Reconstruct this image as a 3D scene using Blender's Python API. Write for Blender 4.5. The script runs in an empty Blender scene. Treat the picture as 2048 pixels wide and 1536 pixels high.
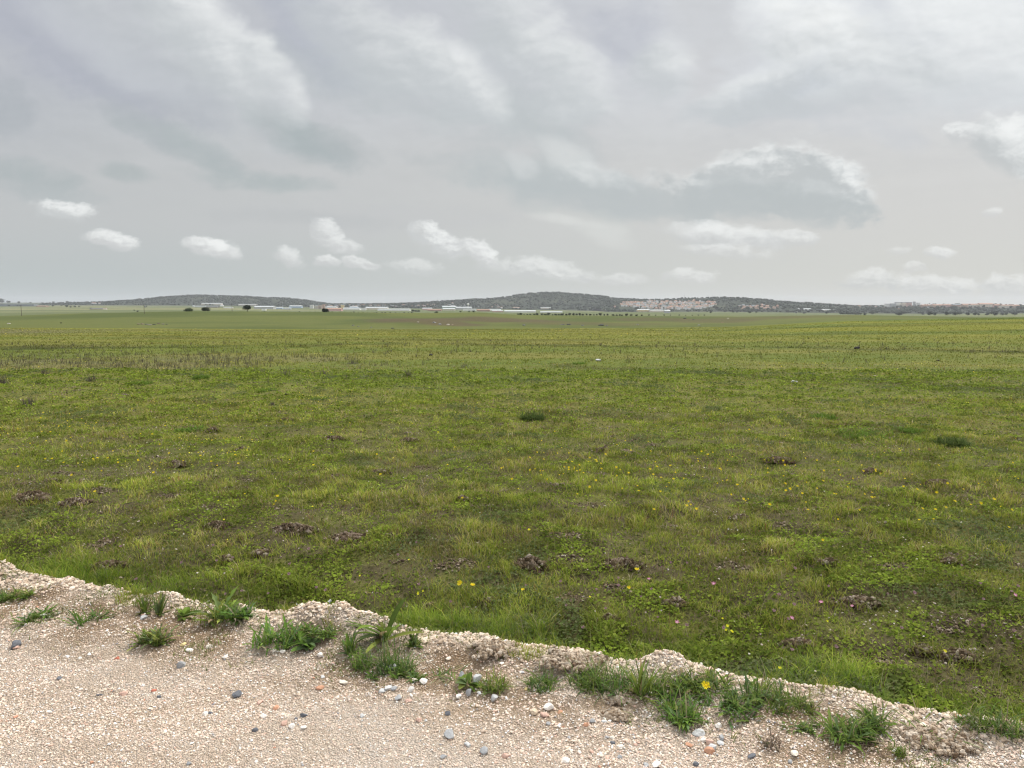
import bpy, math, random
import numpy as np
from math import radians as R, sin, cos, pi, exp
from mathutils import Vector

random.seed(7)
RNG = np.random.default_rng(11)
S = bpy.context.scene
COL = S.collection

# ------------------------------------------------------------------ camera
PITCH = math.atan(160 / 1479.0)
CAM_H = 1.6
cd = bpy.data.cameras.new('camera')
cam = bpy.data.objects.new('camera', cd)
COL.objects.link(cam)
cd.sensor_width = 36
cd.lens = 36 * 1479 / 2048
cd.clip_start = 0.05
cd.clip_end = 40000
cam.location = (0, 0, CAM_H)
cam.rotation_euler = (pi / 2 - PITCH, 0, 0)
S.camera = cam
S.view_settings.view_transform = 'Standard'
S.view_settings.look = 'None'
S.view_settings.exposure = 0.0
S.view_settings.gamma = 1
S.render.engine = 'CYCLES'
S.cycles.max_bounces = 6
S.cycles.diffuse_bounces = 3
S.cycles.transmission_bounces = 4
S.cycles.volume_bounces = 0
S.cycles.use_denoising = True
S.cycles.pixel_filter_type = 'BLACKMAN_HARRIS'
S.cycles.filter_width = 1.25

SUN_AZ = R(35)      # clockwise from +Y (the view direction)
SUN_EL = R(52)
sl = bpy.data.lights.new('sun', 'SUN')
sl.energy = 2.9
sl.angle = R(6)
sl.color = (1, .955, .88)
so = bpy.data.objects.new('sun', sl)
COL.objects.link(so)
sd = Vector((sin(SUN_AZ) * cos(SUN_EL), cos(SUN_AZ) * cos(SUN_EL), sin(SUN_EL)))
so.rotation_euler = sd.to_track_quat('Z', 'Y').to_euler()


# ---- helpers turning photograph pixels into directions / places on the ground
def ray(px, py):
    X = (px - 1024) / 1479.0
    Y = -(py - 768) / 1479.0
    sp, cp = sin(PITCH), cos(PITCH)
    return X, cp + Y * sp, -sp + Y * cp


def zat(py, D):
    _, dy, dz = ray(1024, py)
    return CAM_H + D * dz / dy


def xat(px, D, py=615):
    dx, dy, _ = ray(px, py)
    return D * dx / dy


# ------------------------------------------------------------------ node expression helper
class NT:
    def __init__(s, tree):
        s.t = tree
        s.n = tree.nodes
        s.l = tree.links

    def put(s, sock, v):
        if isinstance(v, (int, float)):
            sock.default_value = v
        elif isinstance(v, tuple):
            if sock.type == 'RGBA' and len(v) == 3:
                v = (*v, 1)
            sock.default_value = v
        else:
            s.l.new(v, sock)

    def m(s, op, a, b=None, c=None, clamp=False):
        n = s.n.new('ShaderNodeMath')
        n.operation = op
        n.use_clamp = clamp
        for i, v in enumerate((a, b, c)):
            if v is not None:
                s.put(n.inputs[i], v)
        return n.outputs[0]

    def add(s, a, b): return s.m('ADD', a, b)
    def sub(s, a, b): return s.m('SUBTRACT', a, b)
    def mul(s, a, b): return s.m('MULTIPLY', a, b)
    def div(s, a, b): return s.m('DIVIDE', a, b)

    def v(s, op, a, b=None, scale=None):
        n = s.n.new('ShaderNodeVectorMath')
        n.operation = op
        s.put(n.inputs[0], a)
        if b is not None:
            s.put(n.inputs[1], b)
        if scale is not None:
            s.put(n.inputs['Scale'], scale)
        return n.outputs['Value'] if op in ('DOT_PRODUCT', 'LENGTH') else n.outputs[0]

    def comb(s, x, y, z=0.0):
        n = s.n.new('ShaderNodeCombineXYZ')
        for i, q in enumerate((x, y, z)):
            s.put(n.inputs[i], q)
        return n.outputs[0]

    def sep(s, v):
        n = s.n.new('ShaderNodeSeparateXYZ')
        s.l.new(v, n.inputs[0])
        return n.outputs

    def noise(s, vec, scale, detail=4, rough=.55, dist=0.0, color=False):
        n = s.n.new('ShaderNodeTexNoise')
        s.put(n.inputs['Vector'], vec)
        n.inputs['Scale'].default_value = scale
        n.inputs['Detail'].default_value = detail
        n.inputs['Roughness'].default_value = rough
        n.inputs['Distortion'].default_value = dist
        return n.outputs['Color' if color else 'Fac']

    def voro(s, vec, scale, feature='F1'):
        n = s.n.new('ShaderNodeTexVoronoi')
        n.feature = feature
        s.put(n.inputs['Vector'], vec)
        n.inputs['Scale'].default_value = scale
        return n

    def ss(s, x, lo, hi, a=0.0, b=1.0):
        n = s.n.new('ShaderNodeMapRange')
        n.interpolation_type = 'SMOOTHSTEP'
        s.put(n.inputs[0], x)
        for i, q in enumerate((lo, hi, a, b)):
            s.put(n.inputs[i + 1], q)
        return n.outputs[0]

    def mix(s, f, a, b, mode='MIX'):
        n = s.n.new('ShaderNodeMix')
        n.data_type = 'RGBA'
        n.blend_type = mode
        s.put(n.inputs[0], f)
        s.put(n.inputs[6], a)
        s.put(n.inputs[7], b)
        return n.outputs[2]

    def ramp(s, f, stops, interp='LINEAR'):
        n = s.n.new('ShaderNodeValToRGB')
        n.color_ramp.interpolation = interp
        e = n.color_ramp.elements
        while len(e) < len(stops):
            e.new(.5)
        for k, (p, c) in enumerate(stops):
            e[k].position = p
            e[k].color = (*c, 1)
        s.put(n.inputs[0], f)
        return n.outputs[0]


# ------------------------------------------------------------------ world: hazy, broken overcast sky
W = bpy.data.worlds.new('World')
S.world = W
W.use_nodes = True
W.node_tree.nodes.clear()
w = NT(W.node_tree)
tc = w.n.new('ShaderNodeTexCoord').outputs['Generated']
dx_, dy_, dz_ = w.sep(tc)
dyc = w.m('MAXIMUM', dy_, 0.08)
a_ = w.div(dx_, dyc)              # tangent of the bearing
e_ = w.div(dz_, dyc)              # tangent of the elevation


def pa(px): return (px - 1024) / 1479.0


def pe(py):
    _, dy, dz = ray(1024, py)
    return dz / dy


# cloud layer seen in perspective: stretched along streets that run away to the upper left
hz = w.m('MAXIMUM', dz_, 0.0)
hh = w.add(hz, 0.12)
pl = w.comb(w.div(dx_, hh), w.div(dy_, hh), 0.0)
warp = w.v('SUBTRACT', w.noise(pl, 1.1, 4, .55, color=True), (.5, .5, .5))
plw = w.v('ADD', pl, w.v('SCALE', warp, scale=1.3))
rot = w.n.new('ShaderNodeVectorRotate')
rot.rotation_type = 'Z_AXIS'
rot.inputs['Angle'].default_value = R(-28)
w.l.new(plw, rot.inputs['Vector'])
st = w.v('MULTIPLY', rot.outputs[0], (1.0, 0.62, 1.0))
n1 = w.noise(st, 1.3, 7, .56)
n2 = w.noise(w.v('ADD', st, (7.3, 2.1, 0)), 2.9, 8, .6)

# direction-space billows for the separate clouds, and the same field a little towards the sun
ae = w.comb(a_, w.mul(e_, 1.5), 0.0)
wa = w.v('SUBTRACT', w.noise(ae, 8.0, 6, .6, color=True), (.5, .5, .5))
aw = w.add(a_, w.mul(w.sep(wa)[0], 0.055))
ew = w.add(e_, w.mul(w.sep(wa)[1], 0.035))
bc = w.v('ADD', w.comb(a_, w.mul(e_, 1.7), 3.0), w.v('SCALE', wa, scale=.05))
wb = w.noise(bc, 17.0, 9, .60)
ws = w.noise(w.v('ADD', bc, (.007, .013, 0)), 17.0, 6, .60)
relief = w.sub(wb, ws)
wl = w.noise(bc, 6.0, 6, .58)
wc = w.noise(bc, 44.0, 5, .58)
relief_s = w.sub(wc, w.noise(w.v('ADD', bc, (.003, .007, 0)), 44.0, 4, .58))


def patch_group(kind):
    """one soft elliptical cloud patch anchored to a bearing and an elevation, laid over the sky colour"""
    g = bpy.data.node_groups.new('cloud_' + kind, 'ShaderNodeTree')
    names = ['CX', 'CY', 'CO', 'SI', 'IX', 'IY', 'K', 'AW', 'EW', 'N', 'L0', 'L1', 'REL']
    g.interface.new_socket('Sky', in_out='INPUT', socket_type='NodeSocketColor')
    g.interface.new_socket('Dark', in_out='INPUT', socket_type='NodeSocketColor')
    for q_ in names:
        g.interface.new_socket(q_, in_out='INPUT', socket_type='NodeSocketFloat')
    g.interface.new_socket('Out', in_out='OUTPUT', socket_type='NodeSocketColor')
    b = NT(g)
    I = b.n.new('NodeGroupInput').outputs
    u = b.sub(I['AW'], I['CX'])
    v = b.sub(I['EW'], I['CY'])
    uu = b.mul(b.add(b.mul(u, I['CO']), b.mul(v, I['SI'])), I['IX'])
    vv = b.mul(b.sub(b.mul(v, I['CO']), b.mul(u, I['SI'])), I['IY'])
    rr = b.add(b.add(b.mul(uu, uu), b.mul(vv, vv)), I['N'])
    if kind == 'veil':
        out = b.mix(b.mul(b.ss(rr, 2.3, -.1), I['K']), I['Sky'], I['Dark'])
    else:
        soft = (1.6, .15, -1.6, -.2) if kind == 'bank' else (1.5, .35, -1.35, -.35)
        msk = b.mul(b.mul(b.ss(rr, soft[0], soft[1]), b.ss(vv, soft[2], soft[3])), I['K'])
        lit = b.add(b.add(b.mul(vv, .95), b.mul(uu, .22)), I['REL'])
        cc = b.mix(b.ss(lit, I['L0'], I['L1']), I['Dark'], (.90, .915, .905))
        out = b.mix(msk, I['Sky'], cc)
    o = b.n.new('NodeGroupOutput')
    b.l.new(out, o.inputs[0])
    return g


def patch(g, sky, col, px, py, rx, ry, rt, k, nz_, l0=0.0, l1=1.0, rel_=0.0):
    n_ = w.n.new('ShaderNodeGroup')
    n_.node_tree = g
    vals = dict(Sky=sky, Dark=col, CX=pa(px), CY=pe(py), CO=cos(R(rt)), SI=sin(R(rt)), IX=1479.0 / rx, IY=1479.0 / ry, K=k, AW=aw, EW=ew, N=nz_, L0=l0, L1=l1, REL=rel_)
    for q_, v_ in vals.items():
        w.put(n_.inputs[q_], v_)
    return n_.outputs[0]


# base tone of the veil by bearing and elevation
left = w.ss(a_, -.75, .75)
low = w.ss(e_, 0.0, 0.34)
base_lo = w.mix(left, (.462, .510, .512), (.625, .628, .590))
base_hi = w.mix(left, (.490, .508, .545), (.67, .685, .71))
base = w.mix(low, base_lo, base_hi)
mid = w.mul(w.ss(e_, .02, .12), w.ss(e_, .30, .16))
base = w.mix(w.mul(mid, .65), base, w.mix(left, (.545, .550, .550), (.645, .635, .615)))

# thin high-layer structure, growing with elevation
hgt = w.ss(e_, .10, .27)
br = w.ss(n1, .47, .68)
dk = w.ss(n1, .50, .33)
c1 = w.mix(w.mul(w.mul(br, hgt), .14), base, (.80, .83, .85))
c1 = w.mix(w.mul(w.mul(dk, hgt), .22), c1, (.45, .475, .53))
b2 = w.ss(n2, .52, .70)
d2 = w.ss(n2, .50, .32)
c1 = w.mix(w.mul(w.mul(b2, hgt), .10), c1, (.80, .83, .84))
c1 = w.mix(w.mul(w.mul(d2, w.ss(e_, .05, .2)), .08), c1, (.46, .49, .51))

# grey smudges and bright banks of the layer
G_VEIL, G_CUM, G_BANK = patch_group('veil'), patch_group('cumulus'), patch_group('bank')
N_VEIL = w.add(w.mul(w.sub(wl, .5), 4.6), w.mul(w.sub(wb, .5), 3.4))
N_CUM = w.add(w.mul(w.sub(wb, .5), 2.4), w.mul(w.sub(wc, .5), 1.6))
N_SMALL = w.add(w.mul(w.sub(wc, .5), 3.0), w.mul(w.sub(wb, .5), 1.5))
REL_C = w.mul(relief_s, 2.6)
REL = w.mul(relief, 2.8)
REL_S = w.add(w.mul(relief, 1.3), w.mul(w.sub(n2, .5), 1.2))
N_BANK = w.add(w.mul(w.sub(wl, .5), 3.6), w.mul(w.sub(wb, .5), 1.6))
for (px, py, rx, ry, rt, col, k) in [
    (600, 262, 105, 30, -28, (.41, .455, .465), .98), (400, 298, 115, 26, -24, (.42, .465, .475), .85),
    (510, 358, 125, 20, -6, (.43, .475, .48), .85), (90, 352, 105, 30, -12, (.42, .465, .475), .85),
    (268, 346, 48, 17, -8, (.43, .47, .475), .85), (140, 390, 80, 20, -8, (.45, .49, .50), .7),
    (330, 165, 140, 48, -22, (.41, .43, .48), .98), (20, 215, 60, 45, 0, (.42, .45, .48), .7),
    (120, 60, 200, 60, -28, (.43, .45, .52), .65), (640, 50, 120, 50, -50, (.43, .45, .53), .98),
    (860, 200, 260, 50, -18, (.50, .54, .55), .6), (300, 250, 60, 22, -40, (.45, .48, .50), .6),
    (700, 290, 60, 24, -20, (.46, .49, .50), .55), (880, 320, 60, 14, -10, (.48, .51, .52), .5),
    
    (240, 95, 150, 30, -30, (.60, .62, .66), .6),
    (1240, 60, 70, 50, 0, (.49, .51, .57), .65), (1390, 150, 30, 60, 0, (.60, .60, .61), .6),
    (1060, 215, 110, 40, 0, (.50, .54, .55), .65), (1400, 60, 70, 90, 0, (.60, .61, .62), .5),
    (1600, 45, 110, 75, -20, (.90, .93, .94), .9), (1660, 120, 130, 60, 20, (.78, .82, .84), .8),
    (1500, 160, 110, 34, 28, (.76, .79, .81), .7), (1590, 160, 110, 24, 14, (.56, .60, .66), .85),
    (1490, 222, 120, 22, 6, (.55, .58, .60), .8), (1700, 250, 120, 30, -10, (.60, .62, .65), .5), (1900, 60, 240, 110, 0, (.86, .89, .91), .8),
    (1740, 40, 80, 44, -30, (.62, .65, .70), .6), (1850, 185, 150, 46, 0, (.64, .67, .69), .6), (1960, 100, 80, 40, 0, (.95, .96, .97), .6),
    (1050, 350, 150, 36, -5, (.50, .54, .545), .75), (1180, 390, 200, 36, -8, (.47, .51, .52), .8),
    (1140, 322, 60, 22, -34, (.74, .76, .75), .5), (1040, 330, 30, 20, -30, (.68, .70, .70), .6), (1170, 450, 90, 24, -20, (.60, .62, .60), .5),
    (1195, 466, 60, 18, -25, (.72, .73, .71), .4), (700, 440, 260, 30, 0, (.54, .55, .56), .4), (620, 440, 160, 14, -4, (.47, .49, .50), .4),
    (1130, 440, 50, 10, -10, (.72, .73, .71), .6),
]:
    c1 = patch(G_VEIL, c1, col, px, py, rx, ry, rt, k, N_VEIL)
# wide banks lit along their upper right edge
for (px, py, rx, ry, rt, k, l0, l1) in [
    (330, 120, 260, 90, -33, .45, -.4, 2.4), (430, 85, 190, 80, -40, .85, -.6, 1.3), (560, 170, 80, 50, -50, .6, -.4, 1.6),
    (760, 90, 210, 75, -28, .8, -.5, 1.5), (905, 150, 130, 60, -38, .85, -.5, 1.3), (1050, 90, 150, 95, -44, .95, -.7, 1.2), (1140, 160, 90, 60, -40, .6, -.4, 1.7),
    (1320, 130, 66, 66, -30, .9, -.6, 1.5), (1600, 70, 120, 100, -10, .95, -1.3, .9), (1680, 170, 170, 70, 0, .6, -.6, 1.7), (1480, 190, 110, 50, 20, .7, -.4, 1.7),
    (1880, 80, 230, 130, 0, .7, -1.4, 1.2),
]:
    c1 = patch(G_BANK, c1, (.555, .585, .60), px, py, rx, ry, rt, k, N_BANK, l0, l1, REL_S)
rel = w.m('MULTIPLY', relief, w.mul(w.ss(e_, .08, .25), .07))
c1 = w.v('ADD', c1, w.comb(rel, rel, rel))

# separate cumulus: white lit tops towards the hidden sun, grey bases
for (px, py, rx, ry, rt, k, g) in [
    (1180, 372, 130, 40, -10, .35, 1.0), (1370, 392, 120, 46, -8, .75, 1.0), (1450, 366, 95, 52, 10, .85, 1.0), (1550, 362, 130, 66, 0, .9, .9), (1650, 378, 95, 58, -30, 1.0, .88),
    (1470, 400, 125, 44, -4, .85, 1.1), (1600, 414, 130, 42, -8, .92, 1.12),
    (1430, 472, 115, 26, -6, .8, .5), (1560, 480, 70, 18, 0, .6, .45), (1985, 290, 75, 50, -28, .95, .8),
    (1905, 268, 42, 20, 0, .8, .5), (875, 484, 58, 28, -22, .95, .5), (955, 506, 38, 22, -24, .95, .4),
    (660, 474, 34, 28, -30, .7, .4), (695, 492, 36, 16, -10, .6, .35), (432, 493, 50, 18, -12, .95, .4),
    (236, 479, 50, 17, -8, .9, .35), (142, 420, 54, 22, -8, .9, .6), (580, 515, 36, 16, -20, .65, .3),
    (655, 522, 30, 13, -10, .7, .3), (725, 525, 40, 13, -8, .7, .3), (830, 533, 60, 14, -6, .45, .6), (1070, 540, 105, 22, -4, .6, .6),
    (1230, 558, 60, 14, 0, .45, .4), (1375, 556, 50, 16, 0, .55, .3), (1872, 510, 30, 12, 0, .75, .3), (1440, 502, 90, 13, -4, .5, .4),
    (1740, 560, 62, 24, 0, .6, .7), (1860, 575, 80, 22, 0, .6, .7), (2010, 572, 52, 24, 0, .6, .7),
    (1965, 426, 24, 12, 0, .5, .2), (1790, 507, 24, 10, 0, .45, .2), (1820, 540, 26, 10, 0, .45, .2),
]:
    big = rx * ry > 2500
    dark = (.500, .530, .535) if px > 1000 else (.52, .555, .56)
    dark = tuple(q * g + (1 - g) * .66 for q in dark)
    l0, l1 = ((.1, 3.0) if g > 1.05 else (.0, 1.3)) if g > .85 else (-.7, .95)
    c1 = patch(G_CUM, c1, dark, px, py, rx, ry, rt, k, N_CUM if big else N_SMALL, l0, l1, REL if big else REL_C)

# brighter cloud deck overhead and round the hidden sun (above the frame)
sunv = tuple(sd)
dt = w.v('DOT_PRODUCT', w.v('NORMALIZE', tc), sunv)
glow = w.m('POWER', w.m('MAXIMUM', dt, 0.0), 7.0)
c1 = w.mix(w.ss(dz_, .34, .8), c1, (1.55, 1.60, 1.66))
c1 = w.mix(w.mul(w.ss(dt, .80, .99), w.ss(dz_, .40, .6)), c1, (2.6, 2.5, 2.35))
c1 = w.mix(w.ss(dz_, 0.0, -.04), c1, (.30, .32, .27))
sky = w.n.new('ShaderNodeTexSky')
sky.sky_type = 'NISHITA'
sky.sun_disc = False
sky.sun_elevation = SUN_EL
sky.sun_rotation = SUN_AZ
SKY_STR = .12
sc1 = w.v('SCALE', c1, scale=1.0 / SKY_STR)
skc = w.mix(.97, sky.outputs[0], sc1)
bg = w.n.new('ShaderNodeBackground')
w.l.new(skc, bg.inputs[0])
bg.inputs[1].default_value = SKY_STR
wo = w.n.new('ShaderNodeOutputWorld')
w.l.new(bg.outputs[0], wo.inputs[0])
W.cycles.sampling_method = 'MANUAL'
W.cycles.sample_map_resolution = 512


# ------------------------------------------------------------------ numpy noise
def _h(ix, iy, seed):
    n = (ix.astype(np.int64) * 374761393 + iy.astype(np.int64) * 668265263 + seed * 1274126177) & 0xFFFFFFFF
    n = ((n ^ (n >> 13)) * 1274126177) & 0xFFFFFFFF
    return ((n ^ (n >> 16)) & 0xFFFFFF) / float(0xFFFFFF)


def vn(x, y, seed=0):
    x = np.asarray(x, float)
    y = np.asarray(y, float)
    ix, iy = np.floor(x), np.floor(y)
    fx, fy = x - ix, y - iy
    fx = fx * fx * (3 - 2 * fx)
    fy = fy * fy * (3 - 2 * fy)
    a = _h(ix, iy, seed)
    b = _h(ix + 1, iy, seed)
    c = _h(ix, iy + 1, seed)
    d = _h(ix + 1, iy + 1, seed)
    return (a * (1 - fx) + b * fx) * (1 - fy) + (c * (1 - fx) + d * fx) * fy


def fbm(x, y, sc, oct=4, seed=0, gain=.5):
    """0..1, mean .5; sc = size in metres of the largest lumps"""
    x = np.asarray(x, float)
    y = np.asarray(y, float)
    t = np.zeros(np.broadcast(x, y).shape)
    a, tot = 1.0, 0.0
    f = 1.0 / sc
    for k in range(oct):
        t += a * vn(x * f + 13.7 * k, y * f - 7.1 * k, seed + k)
        tot += a
        a *= gain
        f *= 2.03
    return t / tot


def sst(x, a, b):
    t = np.clip((np.asarray(x, float) - a) / (b - a), 0, 1)
    return t * t * (3 - 2 * t)


# ------------------------------------------------------------------ shape of the land
def ground_xy(px, py, z=0.0):
    dx, dy, dz = ray(px, py)
    t = (z - CAM_H) / dz
    return dx * t, dy * t


_edge_px = [(-200, 1118), (0, 1150), (150, 1178), (300, 1200), (420, 1215), (540, 1237), (680, 1256), (810, 1275),
            (960, 1292), (1100, 1308), (1250, 1328), (1400, 1348), (1500, 1362), (1700, 1402), (1900, 1445),
            (2048, 1472), (2250, 1515)]
_e = [ground_xy(a, b, .035) for a, b in _edge_px]
_e = [(-30, _e[0][1] + (_e[0][0] + 30) * .33), *_e, (30, _e[-1][1] - (30 - _e[-1][0]) * .30)]
EX = np.array([q[0] for q in _e])
EY = np.array([q[1] for q in _e])


def edge_y(x):
    return np.interp(x, EX, EY) + (fbm(x, x * 0, .35, 3, 91) - .5) * .10


# (x px, width px, height m) of the gravel heaps along the edge
_heaps = [(0, 60, .045), (135, 60, .05), (215, 45, .045), (330, 60, .03), (505, 55, .035), (625, 60, .07), (695, 80, .105),
          (770, 50, .04), (900, 80, .02), (995, 75, .045), (1150, 110, .035), (1338, 62, .085), (1540, 80, .02), (1720, 90, .03),
          (1930, 100, .02), (2040, 60, .03)]
HEAPS = []
for hx, hw, hhh in _heaps:
    X0 = ground_xy(hx, np.interp(hx, [p[0] for p in _edge_px], [p[1] for p in _edge_px]), .035)[0]
    X1 = ground_xy(hx + hw, np.interp(hx + hw, [p[0] for p in _edge_px], [p[1] for p in _edge_px]), .035)[0]
    HEAPS.append((X0, (X1 - X0) * .9, hhh * .78))

COLS = np.array([-500, 0, 200, 400, 640, 850, 950, 1050, 1250, 1450, 1700, 2048, 2500], float)
CA = (COLS - 1024) / 1479.0
DK = np.array([150, 230, 290, 350, 430, 510, 600, 740, 900, 1200, 2000, 3000, 4500, 6500, 9000, 14000], float)
TY = np.array([
    #  -500   0   200   400   640   850   950  1050  1250  1450  1700  2048  2500
    [656, 656, 657, 658, 659, 658, 657.5, 657, 656, 654, 642, 634.5, 632],      # 150
    [660, 660, 660, 662, 665, 666, 666, 666, 664, 661, 648, 640, 638],          # 230
    [655, 655, 655, 659, 663, 664, 664, 664, 662, 659, 649, 641, 639],          # 290
    [649, 649, 649, 652, 655, 656, 656, 656, 655, 653, 645, 640, 638],          # 350
    [644, 643, 642, 643, 645, 638, 646, 643, 646, 645, 640, 638, 637],          # 430
    [638, 637, 635, 632, 632, 637, 633, 638, 638, 638, 635, 636, 636],          # 510
    [633, 632, 626, 622, 623.5, 626, 624.6, 629.5, 632, 632.5, 630.5, 636, 636],    # 600
    [638, 637, 631, 628, 630, 632, 630, 634, 636, 636, 636, 638, 638],          # 740
    [636, 636, 632, 630, 631, 633, 632, 634, 635, 635, 637, 639, 638],          # 900
    [631, 631, 628, 627, 628, 629, 630, 631.6, 631.6, 631.6, 634, 636, 636],    # 1200
    [623, 623, 622.5, 622, 624, 625, 626, 627.5, 628, 628.5, 631, 632, 632],    # 2000
    [616.5, 616.5, 617, 617, 620, 621.5, 622, 623.5, 624.5, 625.5, 629, 629, 629],  # 3000
    [611.5, 611.5, 612, 612.5, 615, 617, 618, 620, 622.5, 623.5, 625, 624, 624],  # 4500
    [607.5, 607.5, 608, 609, 612, 614, 614.5, 616, 619, 621, 620, 618, 618],    # 6500
    [605.8, 605.8, 606.2, 607.2, 610, 611, 612, 613, 616, 616, 615, 614, 614],  # 9000
    [605.3, 605.3, 605.8, 607, 609.5, 611, 612, 613, 616, 616, 615, 614, 614],  # 14000
])
_spk, _cpk = sin(PITCH), cos(PITCH)
_YC = -(TY - 768) / 1479.0
TZ = CAM_H + DK[:, None] * (-_spk + _YC * _cpk) / (_cpk + _YC * _spk)
LD = np.log(DK)


def smooth_u(u):
    return u


def far_z(x, y):
    a = np.clip(x / np.maximum(y, 1), CA[0], CA[-1])
    l = np.clip(np.log(np.maximum(y, 1)), LD[0], LD[-1])
    i = np.clip(np.searchsorted(LD, l) - 1, 0, len(LD) - 2)
    j = np.clip(np.searchsorted(CA, a) - 1, 0, len(CA) - 2)
    # catmull-rom along the distance, smoothstep-linear mix across
    t = (l - LD[i]) / (LD[i + 1] - LD[i])
    u = (a - CA[j]) / (CA[j + 1] - CA[j])
    u = u * u * (3 - 2 * u) * .5 + u * .5

    def g(ii):
        ii = np.clip(ii, 0, len(LD) - 1)
        return TZ[ii, j] * (1 - u) + TZ[ii, j + 1] * u
    p0, p1, p2, p3 = g(i - 1), g(i), g(i + 1), g(i + 2)
    m1, m2 = (p2 - p0) * .35, (p3 - p1) * .35
    t2, t3 = t * t, t * t * t
    z = (2 * t3 - 3 * t2 + 1) * p1 + (t3 - 2 * t2 + t) * m1 + (-2 * t3 + 3 * t2) * p2 + (t3 - t2) * m2
    return z + (fbm(x, y, 90, 4, 5) - .5) * 1.3 * sst(y, 180, 400) + (fbm(x, y, 500, 3, 6) - .5) * 6 * sst(y, 900, 2500)


def near_z(x, y):
    s = y - edge_y(x)
    heap = np.zeros(np.shape(s))
    for hx, hw, h in HEAPS:
        heap = heap + h * np.exp(-((x - hx) / hw) ** 2)
    heap = heap * (.82 + .5 * fbm(x, y, .09, 3, 31))
    berm = (.017 + heap * (.75 + .5 * fbm(x, y, .2, 2, 33))) * np.where(s < 0, np.exp(-(s / .16) ** 2), np.exp(-(s / .075) ** 2))
    berm = berm + .022 * sst(s, -.65, -.15) * (1 - sst(s, 0, .15))
    ditch = -.13 * sst(s, .03, .25) * (1 - .75 * sst(s, .6, 1.9))
    road = (fbm(x, y, .9, 3, 41) - .5) * .02 + (fbm(x, y, .05, 3, 42) - .5) * .006
    zone = sst(s, -1.0, -.3) * (1 - sst(s, .05, .2))
    rough = zone * ((fbm(x, y, .14, 4, 43) - .5) * .05 + (fbm(x, y, .03, 2, 44) - .5) * .014)
    fld = sst(s, .05, .4)
    hump = fld * ((fbm(x, y * 1.4, 1.3, 4, 51) - .5) * .13 + (fbm(x, y * 1.2, .28, 3, 52) - .5) * .085) * sst(-y, -60, -10)
    big = fld * (fbm(x, y, 9, 3, 53) - .5) * .16 * sst(y, 4, 14)
    return berm + ditch + road * (1 - fld) + rough + hump + big


def slope_z(x, y):
    """the field falls away gently, less so on the right"""
    a = np.clip(x / np.maximum(y, 1.0), -1.0, 1.0)
    z150 = np.interp(a, CA, TZ[0])
    zl = z150 / 144.0
    yy = np.maximum(y - 6, 0)
    # right-hand rise only gathers towards its crest
    zmid = -.0222 * yy
    r = sst(y, 25, 150)
    return zmid * (1 - r) + zl * yy * r


def Z(x, y):
    x = np.asarray(x, float)
    y = np.asarray(y, float)
    n = near_z(x, y) + slope_z(x, np.minimum(y, 150))
    f = far_z(x, np.maximum(y, 150))
    k = sst(y, 130, 165)
    return n * (1 - k) + f * k


def z1(x, y):
    return float(Z(np.array([x]), np.array([y]))[0])


def hit(px, py, lift=0.0):
    """where the sight line through a pixel meets the near ground"""
    dx, dy, dz = ray(px, py)
    t = (lift - CAM_H) / dz
    for _ in range(12):
        x, y = dx * t, dy * t
        if y > 140:
            break
        t = (z1(x, y) + lift - CAM_H) / dz * .6 + t * .4
    return dx * t, dy * t, CAM_H + dz * t


# ------------------------------------------------------------------ object helpers
def tag(o, label=None, cat=None, group=None, kind=None):
    if label: o['label'] = label
    if cat: o['category'] = cat
    if group: o['group'] = group
    if kind: o['kind'] = kind
    return o


def mesh_np(name, verts, faces, mats, colors=None, smooth=False, fmat=None):
    """verts (n,3); faces: (m,k) array or list of such arrays"""
    if not isinstance(faces, list):
        faces = [faces]
    me = bpy.data.meshes.new(name)
    nv = len(verts)
    me.vertices.add(nv)
    me.vertices.foreach_set('co', np.asarray(verts, np.float32).ravel())
    loops = np.concatenate([f.ravel() for f in faces]).astype(np.int32)
    sizes = np.concatenate([np.full(len(f), f.shape[1], np.int32) for f in faces])
    me.loops.add(len(loops))
    me.loops.foreach_set('vertex_index', loops)
    me.polygons.add(len(sizes))
    starts = np.concatenate([[0], np.cumsum(sizes)[:-1]]).astype(np.int32)
    me.polygons.foreach_set('loop_start', starts)
    if fmat is not None:
        me.polygons.foreach_set('material_index', np.asarray(fmat, np.int32))
    me.update(calc_edges=True)
    me.polygons.foreach_set('use_smooth', np.full(len(sizes), smooth, bool))
    if colors is not None:
        ca = me.color_attributes.new('tint', 'FLOAT_COLOR', 'POINT')
        c = np.ones((nv, 4), np.float32)
        c[:, :3] = colors
        ca.data.foreach_set('color', c.ravel())
    for m in (mats if isinstance(mats, (list, tuple)) else [mats]):
        me.materials.append(m)
    return me


def obj(name, me, parent=None, loc=None, rz=None):
    o = bpy.data.objects.new(name, me)
    COL.objects.link(o)
    if parent: o.parent = parent
    if loc is not None: o.location = loc
    if rz is not None: o.rotation_euler = (0, 0, rz)
    return o


def empty(name, loc, rz=0):
    o = bpy.data.objects.new(name, None)
    o.empty_display_size = .1
    COL.objects.link(o)
    o.location = loc
    o.rotation_euler = (0, 0, rz)
    return o


def newmat(name):
    m = bpy.data.materials.new(name)
    m.use_nodes = True
    m.node_tree.nodes.clear()
    return m, NT(m.node_tree)


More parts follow.
